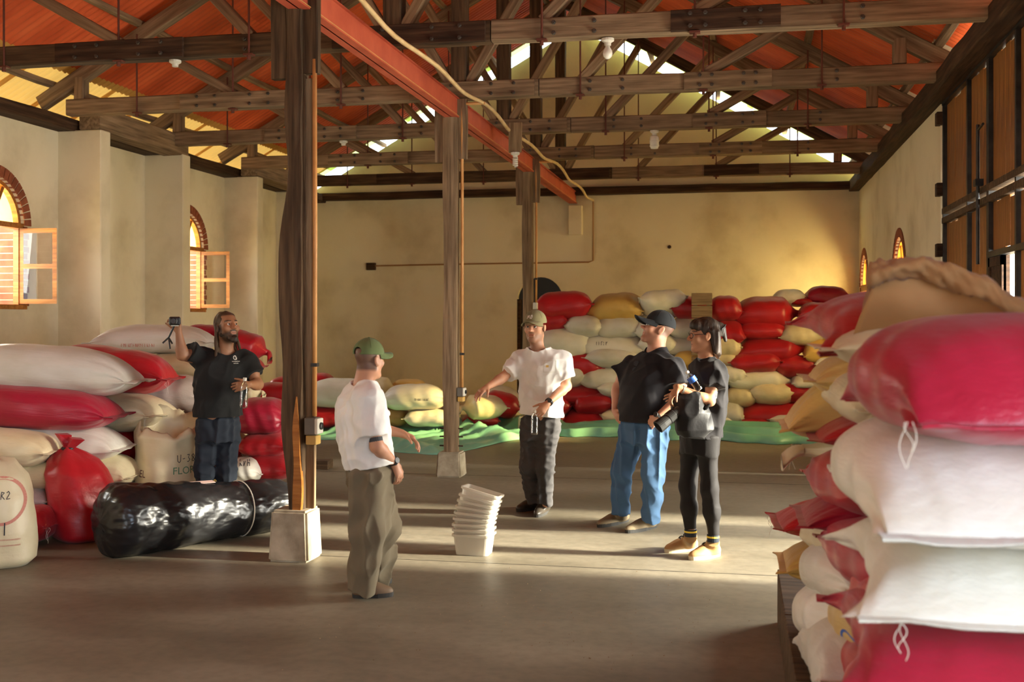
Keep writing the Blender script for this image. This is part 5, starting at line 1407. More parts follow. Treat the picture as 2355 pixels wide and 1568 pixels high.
def add_cap(P, c, R, s, mat, tiltback=0.0, opening=False):
    """baseball cap: crown shell with curved visor"""
    if tiltback: R = R @ np.array([[1, 0, 0], [0, math.cos(tiltback), -math.sin(tiltback)], [0, math.sin(tiltback), math.cos(tiltback)]])
    T = lambda p: np.array(c) + R @ (np.array(p) * s)
    ctr = T((0, .02, .06)); v = Vol(ctr - .24 * s, ctr + .24 * s, .0045)
    v.ell(T((0, -.012, .044)), [.091 * s, .112 * s, .100 * s], R, .01)
    up = R[:, 2]; v.plane_cut(T((0, 0, .036)), -up)
    inner = Vol(ctr - .24 * s, ctr + .24 * s, .0045); inner.ell(T((0, -.012, .040)), [.083 * s, .104 * s, .093 * s], R, .001)
    v.f = np.maximum(v.f, -inner.f)
    if opening: v.ell(T((0, -.115, .058)), [.032 * s, .05 * s, .024 * s], R, .004, 'sub')
    crown = P.add('cap', v.mesh('cap', mat), None)
    V, Fs = [], []; n = 14; m = 6
    for j in range(2):
        for i in range(n + 1):
            a = math.pi * i / n; 
            for k in range(m + 1):
                t = k / m; x = .078 * math.cos(a); y0 = .012 + .086 * math.sin(a) ** .8; y1 = .03 + .160 * math.sin(a) ** .55
                y = y0 + (y1 - y0) * t; z = .046 + .012 * math.cos(a * 2 + math.pi) * t * .8 - .006 * t + .005 - .022 * t * math.cos(a) ** 2 - j * .006
                V.append(T((x, y, z)))
    h = (n + 1) * (m + 1)
    for j in range(2):
        for i in range(n):
            for k in range(m):
                q = (j * h + i * (m + 1) + k, j * h + (i + 1) * (m + 1) + k, j * h + (i + 1) * (m + 1) + k + 1, j * h + i * (m + 1) + k + 1); Fs.append(q if j == 0 else q[::-1])
    for i in range(n): Fs.append((i * (m + 1) + m, (i + 1) * (m + 1) + m, h + (i + 1) * (m + 1) + m, h + i * (m + 1) + m))
    P.add('visor', mk_mesh('visor', V, Fs, mat, True), crown)
    btn = T((0, -.012, .143)); P.add('cap_button', mk_mesh('cap_button', *lathe([(.008, 0), (.007, .004), (.001, .006)], 8, btn), mat), crown)
    # seams of the panels
    for az in (0, 60, 120):
        ps = []
        for k in range(15):
            e = math.radians(22 + k * (136 / 14)); a = math.radians(az)
            ps.append(T((math.cos(e) * math.sin(a) * .0915, -.012 + math.cos(e) * math.cos(a) * .1125, .044 + math.sin(e) * .1005)))
        P.add('cap_seam', mk_mesh('cap_seam', *tube(ps, .0014, 4), mat), crown)
    return crown, T
def foot(P, heel, toe, mat, sole_mat, H=.10, w=.048, ankle=None, name='shoe', laces=None, sole=.028, label=None, l0=.40):
    heel = np.array(heel, float); toe = np.array(toe, float); heel[2] = toe[2] = 0; d = unitv(toe - heel); L = np.linalg.norm(toe - heel); t = np.array((-d[1], d[0], 0))
    c = (heel + toe) / 2; v = Vol(np.append(c[:2] - L * .5 - .09, -.01), np.append(c[:2] + L * .5 + .09, .24), .005)
    R = np.stack([t, d, np.array((0, 0, 1.))], 1)
    A = heel + d * L * .22
    v.ell(heel + d * L * .20 + [0, 0, .045], [w * .80, L * .22, .052], R, .03); v.ell(heel + d * L * .68 + [0, 0, .030], [w, L * .34, .042], R, .04); v.ell(heel + d * L * .45 + [0, 0, .045], [w * .86, L * .28, .052], R, .04)
    top = np.array(ankle) if ankle is not None else A + [0, 0, H + .02]
    v.cone(A + [0, 0, .04], top, .046, .047, .03, flat=True)
    v.plane_cut((0, 0, sole * .75), (0, 0, -1))
    o = P.add(name, v.mesh(name, mat), None, label)
    V, Fs = [], []; n = 28
    for z, g in ((0, .0), (sole, .003)):
        for k in range(n):
            a = 2 * math.pi * k / n; yy = math.cos(a); hw = (w * 1.04 if yy > 0 else w * .84) + g
            p = c + d * yy * (L * .5 + .004 + g) + t * math.copysign(abs(math.sin(a)) ** .8, math.sin(a)) * hw; V.append((p[0], p[1], z))
    for k in range(n): Fs.append((k, (k + 1) % n, n + (k + 1) % n, n + k))
    Fs += [tuple(range(n - 1, -1, -1)), tuple(n + k for k in range(n))]
    P.add('sole', mk_mesh('sole', V, Fs, sole_mat), o)
    if laces is not None:
        parts = []
        for k in range(4):
            q = heel + d * L * (l0 + .072 * k); z = .122 - .0135 * k - (l0 - .40) * .17
            ps = [q + t * (w * .5 * s_) + d * (.012 * s_ * (-1) ** k) + [0, 0, z - .018 * s_ * s_] for s_ in (-1, -.5, 0, .5, 1)]; parts.append(tube(ps, .0052, 5))
        P.add('lace', mk_mesh('lace', *merge(parts), laces), o)
    return o
def ring_band(name, P, c, axis, r, w, mat, parent=None, th=.004):
    a = Vector(axis).normalized(); V, Fs = lathe([(r, -w / 2), (r + th, -w / 2), (r + th, w / 2), (r, w / 2)], 18)
    q = a.to_track_quat('Z', 'X').to_matrix(); V = [Vector(c) + q @ Vector(v) for v in V]
    return P.add(name, mk_mesh(name, V, Fs, mat, False), parent)
def watch(P, c, axis, r, out, band=None):
    o = ring_band('wristwatch', P, c, axis, r, .02, M['black'])
    n = Vector(out).normalized(); q = n.to_track_quat('Z', 'X').to_matrix(); V, Fs = lathe([(.019, -.004), (.020, .004), (.017, .008), (.001, .008)], 16)
    P.add('watch_face', mk_mesh('watch_face', [Vector(c) + n * (r + .002) + q @ Vector(v) for v in V], Fs, M['steel_dark']), o)
    return o
def body_vol(P, J, torso, head, hR, hs=1.0, jaw=1.0, h=.0048, build=1.0, hands=(), arms=None, neck_r=.056):
    pts = np.array([J[k] for k in J]); lo = pts.min(0) - .22; hi = pts.max(0) + .22; lo[2] = .06
    v = Vol(lo, hi, h)
    v.loft(torso, .03, 2.2, grow=-.030, zlo=(J['hpL'][2] + J['hpR'][2]) / 2)
    for s in 'LR':
        sh, el, wr = J['sh' + s], J['el' + s], J['wr' + s]
        v.ell(sh + [0, 0, -.022], [.042 * build] * 3, None, .03); v.cone(sh + [0, 0, -.02], el, .040 * build, .037 * build, .03)
        mid = sh + (el - sh) * .45; v.cone(mid - (el - sh) * .1, mid + (el - sh) * .15, .048 * build, .046 * build, .03)
        f1 = el + (wr - el) * .25; v.cone(el, f1, .038 * build, .040 * build, .03); v.cone(f1, wr, .040 * build, .0265, .02)
        hp, kn, an = J['hp' + s], J['kn' + s], J['an' + s]
        v.cone(hp, kn, .060 * build, .044, .03); v.cone(kn, kn + (an - kn) * .3, .043, .042, .03); v.cone(kn + (an - kn) * .3, an, .042, .030, .03)
    nb = J['nk']; T = add_head(v, head, hR, hs, jaw)
    v.cone(nb, T((0, -.022, -.045)), neck_r * 1.12, neck_r, .035)
    for s in 'LR': v.cone(nb + (J['sh' + s] - nb) * .12 + [0, 0, -.015], J['sh' + s] + [0, 0, -.012], .042 * build, .038 * build, .04)
    for hd in hands: add_hand(v, **hd)
    return v, T
def shirt(P, name, J, torso, mat, hem, sleeves, neck, seed, grow=.004, sl_r=.074, amp=.0055, freq=26, nr=.078, h=.0062, nk_tilt=(0, 0), stretch=(1, 1, .55), hemtilt=(0, 0), label=None, extra=None):
    pts = np.array([J[k] for k in ('shL', 'shR', 'elL', 'elR', 'nk')]); T = np.array(torso)
    lo = np.minimum(pts.min(0), [T[:, 1].min() - T[:, 3].max(), T[:, 2].min() - T[:, 3].max(), hem]) - .12
    hi = np.maximum(pts.max(0), [T[:, 1].max() + T[:, 3].max(), T[:, 2].max() + T[:, 3].max(), hem]) + .12
    v = Vol(lo, hi, h)
    v.loft([r for r in torso], .04, 2.3, grow=grow, zlo=hem - .06)
    if extra: extra(v)
    for s in 'LR':
        v.cone(J['nk'] + (J['sh' + s] - J['nk']) * .15 + [0, 0, -.035], J['sh' + s] + [0, 0, -.016], .058, .056 + grow * .5, .07)
        v.ell(J['sh' + s] + [0, 0, -.018], [.058 + grow * .6] * 3, None, .06)
    cut = []
    for s, end in sleeves.items():
        e = np.array(end); v.cone(J['sh' + s] + [0, 0, -.015], e, sl_r - .020, sl_r + .004, .05, flat=True)
    v.wrinkle(amp * 1.8, freq * 1.1, seed, (1, 1, .36), 2.2, True); v.wrinkle(amp * .9, freq * 1.7, seed + 1, (.7, .7, 1.0), 2.0, True); v.wrinkle(amp * .35, freq * 3.2, seed + 2, (1, 1, .6))
    f0 = v.f.copy()
    x, y, z = v.P((slice(None),) * 3)
    openz = (z - (hem + (x - T[0, 1]) * hemtilt[0] + (y - T[0, 2]) * hemtilt[1]))
    v.f = np.maximum(v.f, -openz).astype(np.float32)
    near = np.minimum(.05 - np.zeros_like(f0), .05)
    # open the hem and sleeve ends as a thin shell
    mask = openz < .07
    for s, end in sleeves.items():
        e = np.array(end); dv = unitv(e - J['sh' + s]); t = ((x - e[0]) * dv[0] + (y - e[1]) * dv[1] + (z - e[2]) * dv[2])
        r2 = np.sqrt(np.maximum((x - e[0]) ** 2 + (y - e[1]) ** 2 + (z - e[2]) ** 2 - t * t, 0))
        mask = mask | ((t > -.05) & (t < .03) & (r2 < sl_r + .05))
    v.f = np.where(mask, np.maximum(v.f, -(f0 + .015)), v.f).astype(np.float32)
    # neckline
    nk = np.array(neck); v.cone(nk + [nk_tilt[0] * -.1, nk_tilt[1] * -.1, -.05], nk + [nk_tilt[0] * .15, nk_tilt[1] * .15, .16], nr, nr + .03, .006, 'sub')
    o = P.add(name, v.mesh(name, mat), None, label)
    return o
def trousers(P, name, J, torso, mat, waist, radii, seed, amp=.006, freq=24, h=.0065, ends=None, grow=.0, label=None, hz=None):
    T = np.array([r for r in torso if r[0] < waist + .12])
    pts = np.array([J[k + s] for k in ('hp', 'kn', 'an') for s in 'LR'])
    lo = np.minimum(pts.min(0), [T[:, 1].min() - T[:, 3].max(), T[:, 2].min() - T[:, 3].max(), .02]) - .14; hi = np.maximum(pts.max(0), [T[:, 1].max() + T[:, 3].max(), T[:, 2].max() + T[:, 3].max(), waist]) + .14
    lo[2] = .0; hi[2] = waist + .03
    v = Vol(lo, hi, h)
    zh = (J['hpL'][2] + J['hpR'][2]) / 2 - .10 if hz is None else hz
    v.loft(torso, .04, 2.2, grow=grow - .006, zlo=zh, zhi=waist)
    for s in 'LR':
        r0, r1, r2, r3 = radii if not isinstance(radii, dict) else radii[s]
        hp, kn, an = J['hp' + s], J['kn' + s], J['an' + s]; e = an if ends is None else np.array(ends[s])
        mid = kn + (e - kn) * .5
        v.cone(hp, kn, r0, r1, .05); v.cone(kn, mid, r1, r2, .04); v.cone(mid, e, r2, r3, .03, flat=True)
    v.wrinkle(amp * 1.7, freq * 1.25, seed, (1, 1, .22), 2.2, True); v.wrinkle(amp * .9, freq * 2.0, seed + 2, (.5, .5, 1.3), 2.0, True)
    x, y, z = v.P((slice(None),) * 3)
    v.f = (v.f + .030 * np.clip((z - (waist - .045)) / .03, 0, 1)).astype(np.float32)      # tucked under the shirt hem
    o = P.add(name, v.mesh(name, mat), None, label)
    return o
def bottle(name, label, base, axis, s=1.0, mat=None, lab=None, L=.21):
    a = Vector(axis).normalized(); q = a.to_track_quat('Z', 'X').to_matrix()
    prof = [(.022, 0), (.031, .006), (.032, .03), (.029, .055), (.032, .075), (.030, .105), (.032, .13), (.026, .155), (.013, .178), (.0125, .195)]
    V, Fs = lathe([(r * s, z * s * L / .21) for r, z in prof], 20); V = [Vector(base) + q @ Vector(v) for v in V]
    o = tag(link(name, mk_mesh(name, V, Fs, mat or M['bottle'], True)), label, 'bottle', 'water bottles held by the people')
    V, Fs = lathe([(.0145 * s, .186 * s * L / .21), (.0145 * s, .206 * s * L / .21), (.012 * s, .208 * s * L / .21)], 16)
    link('bottle_cap', mk_mesh('bottle_cap', [Vector(base) + q @ Vector(v) for v in V], Fs, M['white_plastic']), o)
    if lab:
        V, Fs = lathe([(.0328 * s, .075 * s), (.0328 * s, .115 * s)], 20); link('bottle_label', mk_mesh('bottle_label', [Vector(base) + q @ Vector(v) for v in V], Fs[:-2], lab), o)
    return o
# writing laid onto curved surfaces
def text_geo(txt):
    cu = bpy.data.curves.new('t', 'FONT'); cu.body = txt; cu.align_x = 'CENTER'; cu.align_y = 'CENTER'; cu.resolution_u = 3
    o = bpy.data.objects.new('t', cu); COL.objects.link(o); bpy.context.view_layer.update()
    dg = bpy.context.evaluated_depsgraph_get(); me = o.evaluated_get(dg).to_mesh()
    bm = bmesh.new(); bm.from_mesh(me); bmesh.ops.triangulate(bm, faces=bm.faces[:])
    for _ in range(3):
        ed = [e for e in bm.edges if e.calc_length() > .18]
        if ed: bmesh.ops.subdivide_edges(bm, edges=ed, cuts=1); bmesh.ops.triangulate(bm, faces=bm.faces[:])
    bm.verts.index_update(); V = [v.co.copy() for v in bm.verts]; Fs = [tuple(v.index for v in f.verts) for f in bm.faces]
    bm.free(); o.evaluated_get(dg).to_mesh_clear(); bpy.data.objects.remove(o); bpy.data.curves.remove(cu)
    return V, Fs
def bvh_of(o):
    me = o.data; mw = wm(o); return BVHTree.FromPolygons([mw @ v.co for v in me.vertices], [tuple(p.vertices) for p in me.polygons])
BV = {}
def print_on(o, txt, c, right, up, size, mat, name='printed_text', geo=None, slant=0.0, lift=.002):
    if o.name not in BV: BV[o.name] = bvh_of(o)
    b = BV[o.name]; right = Vector(right).normalized(); up = Vector(up).normalized(); n = right.cross(up).normalized()
    V, Fs = geo if geo else text_geo(txt); out = []; ok = []
    for v in V:
        p = Vector(c) + right * ((v.x + slant * v.y) * size) + up * (v.y * size)
        hit = b.ray_cast(p + n * .6, -n)
        if hit[0] is None or (hit[0] - p).length > .5: out.append(p); ok.append(False)
        else: out.append(hit[0] + n * lift); ok.append(True)
    Fs = [f for f in Fs if all(ok[i] for i in f)]
    if not Fs: return None
    t = link(name, mk_mesh(name, out, Fs, mat)); par(t, o); return t
def stroke_geo(lines, w=.05):
    V, Fs = [], []
    for ln in lines:
        for (a, b) in zip(ln, ln[1:]):
            a, b = Vector((*a, 0)), Vector((*b, 0)); d = (b - a); m = max(1, int(d.length / .2)); nn = Vector((-d.y, d.x, 0)).normalized() * w
            for k in range(m):
                p, q = a + d * (k / m), a + d * ((k + 1) / m); i = len(V); V += [p - nn, q - nn, q + nn, p + nn]; Fs.append((i, i + 1, i + 2, i + 3))
    return V, Fs
def fl(P, px, py):
    d = F * CAMH / (py - HY); v = P.J(px, py, d - P.d0); v[2] = 0; return v
def JD(P, **kw): return {k: P.J(*v) for k, v in kw.items()}
def secs(P, ang, rows):      # rows: (py, px centre, dy, half width, half depth)
    out = []
    for py, px, dy, w, d in rows:
        q = P.J(px, py, dy); out.append((q[2], q[0], q[1], w, d, ang))
    return out
def ang_of(fx, fy): return math.atan2(fy, fx) - math.pi / 2
FAIR, TAN, OLIVE = (.52, .26, .155), (.42, .205, .115), (.33, .155, .08)

# ---- man in the olive cap, seen from behind at the front
P = Person('man in a white tee, olive cap and baggy olive trousers seen from behind', 850, 1374)
J = JD(P, shR=(846, 908, -.15), elR=(867, 1026, -.20), wrR=(906, 1064, -.05), shL=(828, 903, .15), elL=(868, 985, .27), wrL=(922, 996, .24),
       hpR=(854, 1092, -.08), knR=(852, 1215, -.05), anR=(838, 1350, 0), hpL=(846, 1088, .08), knL=(872, 1212, .16), anL=(872, 1328, .27), nk=(836, 884, 0))
a = ang_of(.93, .37)
T = secs(P, a, [(1110, 851, 0, .155, .135), (1078, 850, 0, .165, .140), (1010, 840, 0, .175, .142), (950, 831, 0, .180, .132), (915, 829, 0, .172, .110), (893, 831, 0, .13, .075), (882, 834, 0, .07, .055)])
hc = P.J(850, 828, 0); hR = head_frame((.70, .72, -.04)); 
v, TT = body_vol(P, J, T, hc, hR, .93, hands=[dict(w=J['wrR'], d=P.J(921, 1094, -.03) - J['wrR'], palm=(-.7, .5, -.1), thumb=(.5, .6, .3), curl=.55, s=.92), dict(w=J['wrL'], d=(.8, -.1, -.35), palm=(-.3, -.2, -1), thumb=(0, -1, .1), curl=.45, s=.92)], build=1.0)
me = v.mesh('body', M['skin']); tint(me, TT, hR, hc, .93, FAIR, {'hair': ((.05, .03, .02), .12, -.075, .8)}); P.add('body', me); add_eyes(P, hc, hR, .93)
add_cap(P, hc, hR, .95, M['cap_olive'], opening=True)
sl = {'R': P.J(858, 1004, -.19), 'L': P.J(862, 965, .25)}
tee = shirt(P, 'tee_shirt', J, T, M['tee_white'], P.J(850, 1070, 0)[2], sl, P.J(838, 882, 0), 11, grow=.012, sl_r=.088, nr=.072, hemtilt=(.16, 0), amp=.0065, freq=20)
trousers(P, 'trousers', J, T, M['olive_pants'], P.J(850, 1060, 0)[2], (.125, .118, .106, .092), 5, amp=.010, freq=22, ends={'R': P.J(834, 1358, 0), 'L': P.J(862, 1332, .26)}, grow=-.014)
foot(P, fl(P, 812, 1374), fl(P, 903, 1370), M['shoe_brown'], M['sole_dark'], ankle=P.J(836, 1340, 0), laces=M['lace_orange'], name='sandal_shoe', l0=.58)
foot(P, fl(P, 850, 1345), fl(P, 898, 1338), M['shoe_brown'], M['sole_dark'], ankle=P.J(868, 1320, .27), laces=M['lace_orange'], name='sandal_shoe', l0=.58)
watch(P, P.J(904, 1060, -.055), J['wrR'] - J['elR'], .031, (.6, -.7, .2))
ring_band('tattoo_band', P, J['elR'] + (J['shR'] - J['elR']) * .12, J['elR'] - J['shR'], .0405, .03, M['ink_dark'], th=.0012)

# ---- man in white tee and khaki cap, pointing
P = Person('man in a white pocket tee and khaki cap pointing with one arm', 1236, 1184)
J = JD(P, shR=(1196, 824, .06), elR=(1157, 868, -.06), wrR=(1122, 889, -.24), shL=(1294, 824, -.06), elL=(1303, 888, -.05), wrL=(1259, 928, -.24),
       hpR=(1220, 985, .05), knR=(1217, 1072, .02), anR=(1228, 1150, .10), hpL=(1263, 985, -.03), knL=(1254, 1076, -.06), anL=(1254, 1160, 0), nk=(1236, 806, 0))
a = ang_of(-.3, -.95)
T = secs(P, a, [(1004, 1241, 0, .165, .125), (960, 1244, 0, .172, .125), (930, 1246, 0, .172, .122), (890, 1246, 0, .180, .125), (850, 1245, 0, .188, .125), (826, 1245, 0, .175, .10), (812, 1243, 0, .12, .075), (803, 1238, 0, .07, .06)])
hc = P.J(1230, 753, 0); hR = head_frame((-.33, -.94, -.02))
v, TT = body_vol(P, J, T, hc, hR, 1.06, hands=[dict(w=J['wrR'], d=(-.62, -.62, -.42), palm=(.1, .2, -1), thumb=(.6, -.6, .2), curl=.28), dict(w=J['wrL'], d=P.J(1240, 950, -.27) - J['wrL'], palm=(-.2, 1, -.1), thumb=(-.9, -.2, .1), curl=.62)], build=1.06)
me = v.mesh('body', M['skin']); tint(me, TT, hR, hc, 1.06, FAIR, {'hair': ((.07, .04, .025), .12, -.05, .8), 'beard': ((.13, .065, .035), .6)}); P.add('body', me); add_eyes(P, hc, hR, 1.06)
crown, TC = add_cap(P, hc, hR, 1.08, M['cap_khaki'])
V, Fs = stroke_geo([[(-1, -.6), (-.7, .7), (-.3, -.2), (0, .8)], [(.15, -.5), (.5, .3), (.75, .9), (1.0, .2), (.7, -.6), (.3, -.2)]], .13)
print_on(crown, '', P.world(TC((.012, .10, .085))), Matrix.Rotation(P.rz, 3, 'Z') @ Vector(-hR[:, 0]), (0, 0, 1), .024, M['white_plastic'], 'cap_emblem', (V, Fs))
sl = {'R': P.J(1165, 857, -.035), 'L': P.J(1302, 867, -.06)}
tee = shirt(P, 'tee_shirt', J, T, M['tee_white'], P.J(1244, 955, 0)[2], sl, P.J(1237, 803, -.01), 21, grow=.014, sl_r=.078, nr=.074, nk_tilt=(-.3, -.9), hemtilt=(-.10, 0), amp=.0065, freq=19)
V, Fs = box(-1, 1, -1.1, 1, 0, .001); pg = ([Vector(q) for q in [(-1, 1, 0), (1, 1, 0), (1, -.8, 0), (0, -1.15, 0), (-1, -.8, 0)]], [(4, 3, 2, 1, 0)])
rt = Matrix.Rotation(P.rz, 3, 'Z') @ Vector((.95, -.3, 0))
pk = P.world(P.J(1265, 843, -.15))
V, Fs = stroke_geo([[(-1, 1), (1, 1), (1, -.9), (-1, -.9), (-1, 1)]], .05); print_on(tee, '', pk, rt, (0, 0, 1), .052, M['white_plastic'], 'pocket', (V, Fs), lift=.004)
V, Fs = stroke_geo([[(-.6, 0), (.6, 0)]], .55); print_on(tee, '', P.world(P.J(1259, 842, -.15)), rt, (0, 0, 1), .018, M['s_yellow'], 'pocket_patch', (V, Fs), lift=.005)
trousers(P, 'trousers', J, T, M['grey_pants'], P.J(1244, 948, 0)[2], (.098, .078, .068, .060), 8, amp=.007, freq=22)
foot(P, fl(P, 1238, 1168), fl(P, 1190, 1177), M['shoe_dark'], M['sole_dark'], ankle=P.J(1230, 1146, .1), name='boot')
foot(P, fl(P, 1258, 1172), fl(P, 1234, 1190), M['shoe_dark'], M['sole_dark'], ankle=P.J(1254, 1156, 0), name='boot')
watch(P, P.J(1263, 924, -.225), J['wrL'] - J['elL'], .033, (.1, -.9, .4))
V, Fs = stroke_geo([[(-1, .2), (-.4, .6), (0, -.2), (.5, .5), (1, 0)], [(-.7, -.4), (.2, -.7), (.8, -.4)]], .12)
bo = bottle('water_bottle', 'empty clear bottle held low by the pointing man', P.world(P.J(1229, 1000, -.26)), (0.02, 0, 1), 1.0, L=.215)

# ---- man in the black polo and black cap, looking up
P = Person('man in black polo, black cap and blue jeans looking upward', 1446, 1222)
J = JD(P, shR=(1450, 838, .18), elR=(1421, 892, .22), wrR=(1414, 944, .14), shL=(1553, 840, -.19), elL=(1570, 912, -.24), wrL=(1510, 960, -.27),
       hpR=(1457, 990, .09), knR=(1431, 1086, .10), anR=(1428, 1180, .13), hpL=(1504, 990, -.08), knL=(1502, 1090, -.10), anL=(1496, 1196, -.01), nk=(1508, 812, 0))
a = ang_of(-.8, -.6)
T = secs(P, a, [(1012, 1481, 0, .195, .165), (968, 1483, 0, .205, .180), (925, 1488, 0, .225, .195), (885, 1492, 0, .235, .185), (855, 1498, 0, .232, .165), (832, 1503, 0, .205, .125), (817, 1506, 0, .13, .085), (808, 1508, 0, .08, .07)])
hc = P.J(1512, 757, 0); hR = head_frame((-.90, -.18, .34))
v, TT = body_vol(P, J, T, hc, hR, 1.10, jaw=1.1, hands=[dict(w=J['wrR'], d=P.J(1424, 966, .05) - J['wrR'], palm=(.8, .3, 0), thumb=(0, -1, .1), curl=.35), dict(w=J['wrL'], d=P.J(1492, 978, -.20) - J['wrL'], palm=(-.1, .9, -.3), thumb=(-.8, -.1, .3), curl=.35)], build=1.15, neck_r=.066)
me = v.mesh('body', M['skin']); tint(me, TT, hR, hc, 1.10, (.50, .24, .15), {'hair': ((.05, .03, .02), .12, -.045, .75), 'beard': ((.15, .075, .045), .5)}); P.add('body', me); add_eyes(P, hc, hR, 1.10)
crown, TC = add_cap(P, hc, hR, 1.11, M['cap_black'], tiltback=-.06)
sl = {'R': P.J(1428, 862, .21), 'L': P.J(1558, 884, -.22)}
polo = shirt(P, 'polo_shirt', J, T, M['polo'], P.J(1483, 968, 0)[2], sl, P.J(1506, 806, 0), 31, grow=.010, sl_r=.092, nr=.086, nk_tilt=(-.6, -.5), amp=.006, freq=18)
# collar band round the neck, placket opening
cc = P.J(1508, 808, 0); V, Fs = [], []
for k in range(25):
    q = 2 * math.pi * k / 24; op = math.cos(q - math.atan2(-.6, -.8))
    for r, z in ((.078, .028), (.086, .034), (.108, -.012)):
        V.append((cc[0] + r * math.cos(q) * 1.0, cc[1] + r * math.sin(q) * .92, cc[2] + z - .045 * max(0, op) ** 2))
for k in range(24):
    for j in range(2): Fs.append((k * 3 + j, (k + 1) * 3 + j, (k + 1) * 3 + j + 1, k * 3 + j + 1))
P.add('collar', mk_mesh('collar', V, Fs, M['polo'], True), polo).modifiers.new('t', 'SOLIDIFY').thickness = .004
sg_c = P.J(1462, 838, -.19)
V, Fs = merge([lathe([(.020, -.002), (.020, .002)], 14, (sg_c[0] - .012, sg_c[1], sg_c[2] - .03)), lathe([(.020, -.002), (.020, .002)], 14, (sg_c[0] + .004, sg_c[1] + .01, sg_c[2] + .012)), tube([(sg_c[0], sg_c[1], sg_c[2] + .02), (sg_c[0] + .03, sg_c[1], sg_c[2] + .05)], .003, 5)])
trousers(P, 'jeans', J, T, M['jeans_blue'], P.J(1483, 958, 0)[2], (.108, .084, .076, .068), 14, amp=.007, freq=23)
foot(P, fl(P, 1444, 1198), fl(P, 1376, 1213), M['shoe_suede'], M['sole_dark'], ankle=P.J(1430, 1172, .13))
foot(P, fl(P, 1508, 1212), fl(P, 1441, 1226), M['shoe_suede'], M['sole_dark'], ankle=P.J(1497, 1188, -.01))
watch(P, P.J(1513, 956, -.27), J['wrL'] - J['elL'], .036, (-.4, -.8, .3))
# sunglasses hooked at the placket
if 'polo' in dir():
    b = bvh_of(polo); o_ = P.world(P.J(1462, 842, -.6)); dr = (P.world(P.J(1462, 842, 0)) - o_).normalized(); hit = b.ray_cast(o_, dr)
    if hit[0] is not None:
        R3 = Matrix.Rotation(P.rz, 3, 'Z'); ax = -dr; q = ax.to_track_quat('Z', 'Y').to_matrix(); c0 = hit[0] + ax * .008
        parts = []
        for (u_, v_) in ((-.004, -.028), (.006, .022)):
            Vv, Ff = lathe([(.021, -.002), (.023, 0), (.021, .002)], 14); parts.append(([c0 + q @ (Vector(w) + Vector((u_, v_, 0))) for w in Vv], Ff))
        parts.append(tube([c0 + q @ Vector((.004, .02, 0)), c0 + q @ Vector((.03, .045, -.004))], .003, 5))
        g = link('sunglasses', mk_mesh('sunglasses', *merge(parts), M['black'])); par(g, P.root)

# ---- woman in black with glasses
P = Person('woman in black tee and leggings with glasses and clipped-up hair', 1612, 1282)
J = JD(P, shL=(1640, 850, -.16), elL=(1633, 922, -.21), wrL=(1560, 892, -.25), shR=(1612, 850, .15), elR=(1606, 918, .18), wrR=(1572, 905, -.02),
       hpR=(1594, 1008, .075), knR=(1583, 1118, .07), anR=(1588, 1216, .05), hpL=(1624, 1008, -.075), knL=(1632, 1124, -.07), anL=(1640, 1228, -.02), nk=(1622, 828, 0))
a = ang_of(-.95, -.3)
T = secs(P, a, [(1030, 1609, 0, .150, .132), (1000, 1612, 0, .162, .138), (960, 1622, 0, .155, .118), (930, 1627, 0, .150, .105), (890, 1629, 0, .165, .112), (862, 1629, 0, .168, .105), (845, 1627, 0, .15, .08), (833, 1624, 0, .09, .06), (826, 1622, 0, .06, .05)])
hc = P.J(1618, 772, 0); hR = head_frame((-.96, -.26, -.03))
v, TT = body_vol(P, J, T, hc, hR, .98, jaw=.92, hands=[dict(w=J['wrL'], d=(-.62, -.05, -.72), palm=(.5, .3, -.6), thumb=(-.2, -.9, .1), curl=.5, s=.80), dict(w=J['wrR'], d=(-.9, -.35, -.25), palm=(.1, .9, -.2), thumb=(0, 0, 1), curl=.4, s=.80)], build=.86, neck_r=.048)
me = v.mesh('body', M['skin']); tint(me, TT, hR, hc, .98, (.42, .205, .11), {'hair': ((.03, .02, .015), .085, .0, .9)}); P.add('body', me); add_eyes(P, hc, hR, .98)
S = .98; TH = lambda p: np.array(hc) + hR @ (np.array(p) * S)
h = Vol(TH((0, -.03, -.02)) - .27, TH((0, -.03, -.02)) + .27, .0042)
h.ell(TH((0, -.022, .050)), [.084 * S, .106 * S, .088 * S], hR, .02); h.ell(TH((0, .06, .075)), [.06 * S, .04 * S, .045 * S], hR, .03)
h.ell(TH((0, .085, -.03)), [.09, .06, .085], hR, .02, 'sub')
for x_ in (-.066, -.04, 0, .04, .066): h.cone(TH((x_, -.075, .02)), TH((x_ * 1.05, -.085 - .02 * (1 - abs(x_) / .06), -.135 - .02 * math.cos(x_ * 40))), .034, .020, .025)
for sg in (-1, 1): h.cone(TH((sg * .074, -.045, .03)), TH((sg * .074, -.06, -.12)), .022, .014, .02)
h.ell(TH((0, -.132, .045)), [.034, .03, .045], hR, .02); h.cone(TH((0, -.14, .05)), TH((.01, -.165, -.04)), .024, .012, .02)
h.wrinkle(.0035, 95, 4, (1, 1, .25))
hair = P.add('hair', h.mesh('hair', M['hair_black']))
parts = [tube([TH((sg * .006, -.165, .075)), TH((sg * .030, -.150, .06)), TH((sg * .040, -.125, .045)), TH((sg * .034, -.115, .02))], .006, 6) for sg in (-1, 1)]
P.add('hair_clip', mk_mesh('hair_clip', *merge(parts), M['black']), hair)
parts = []
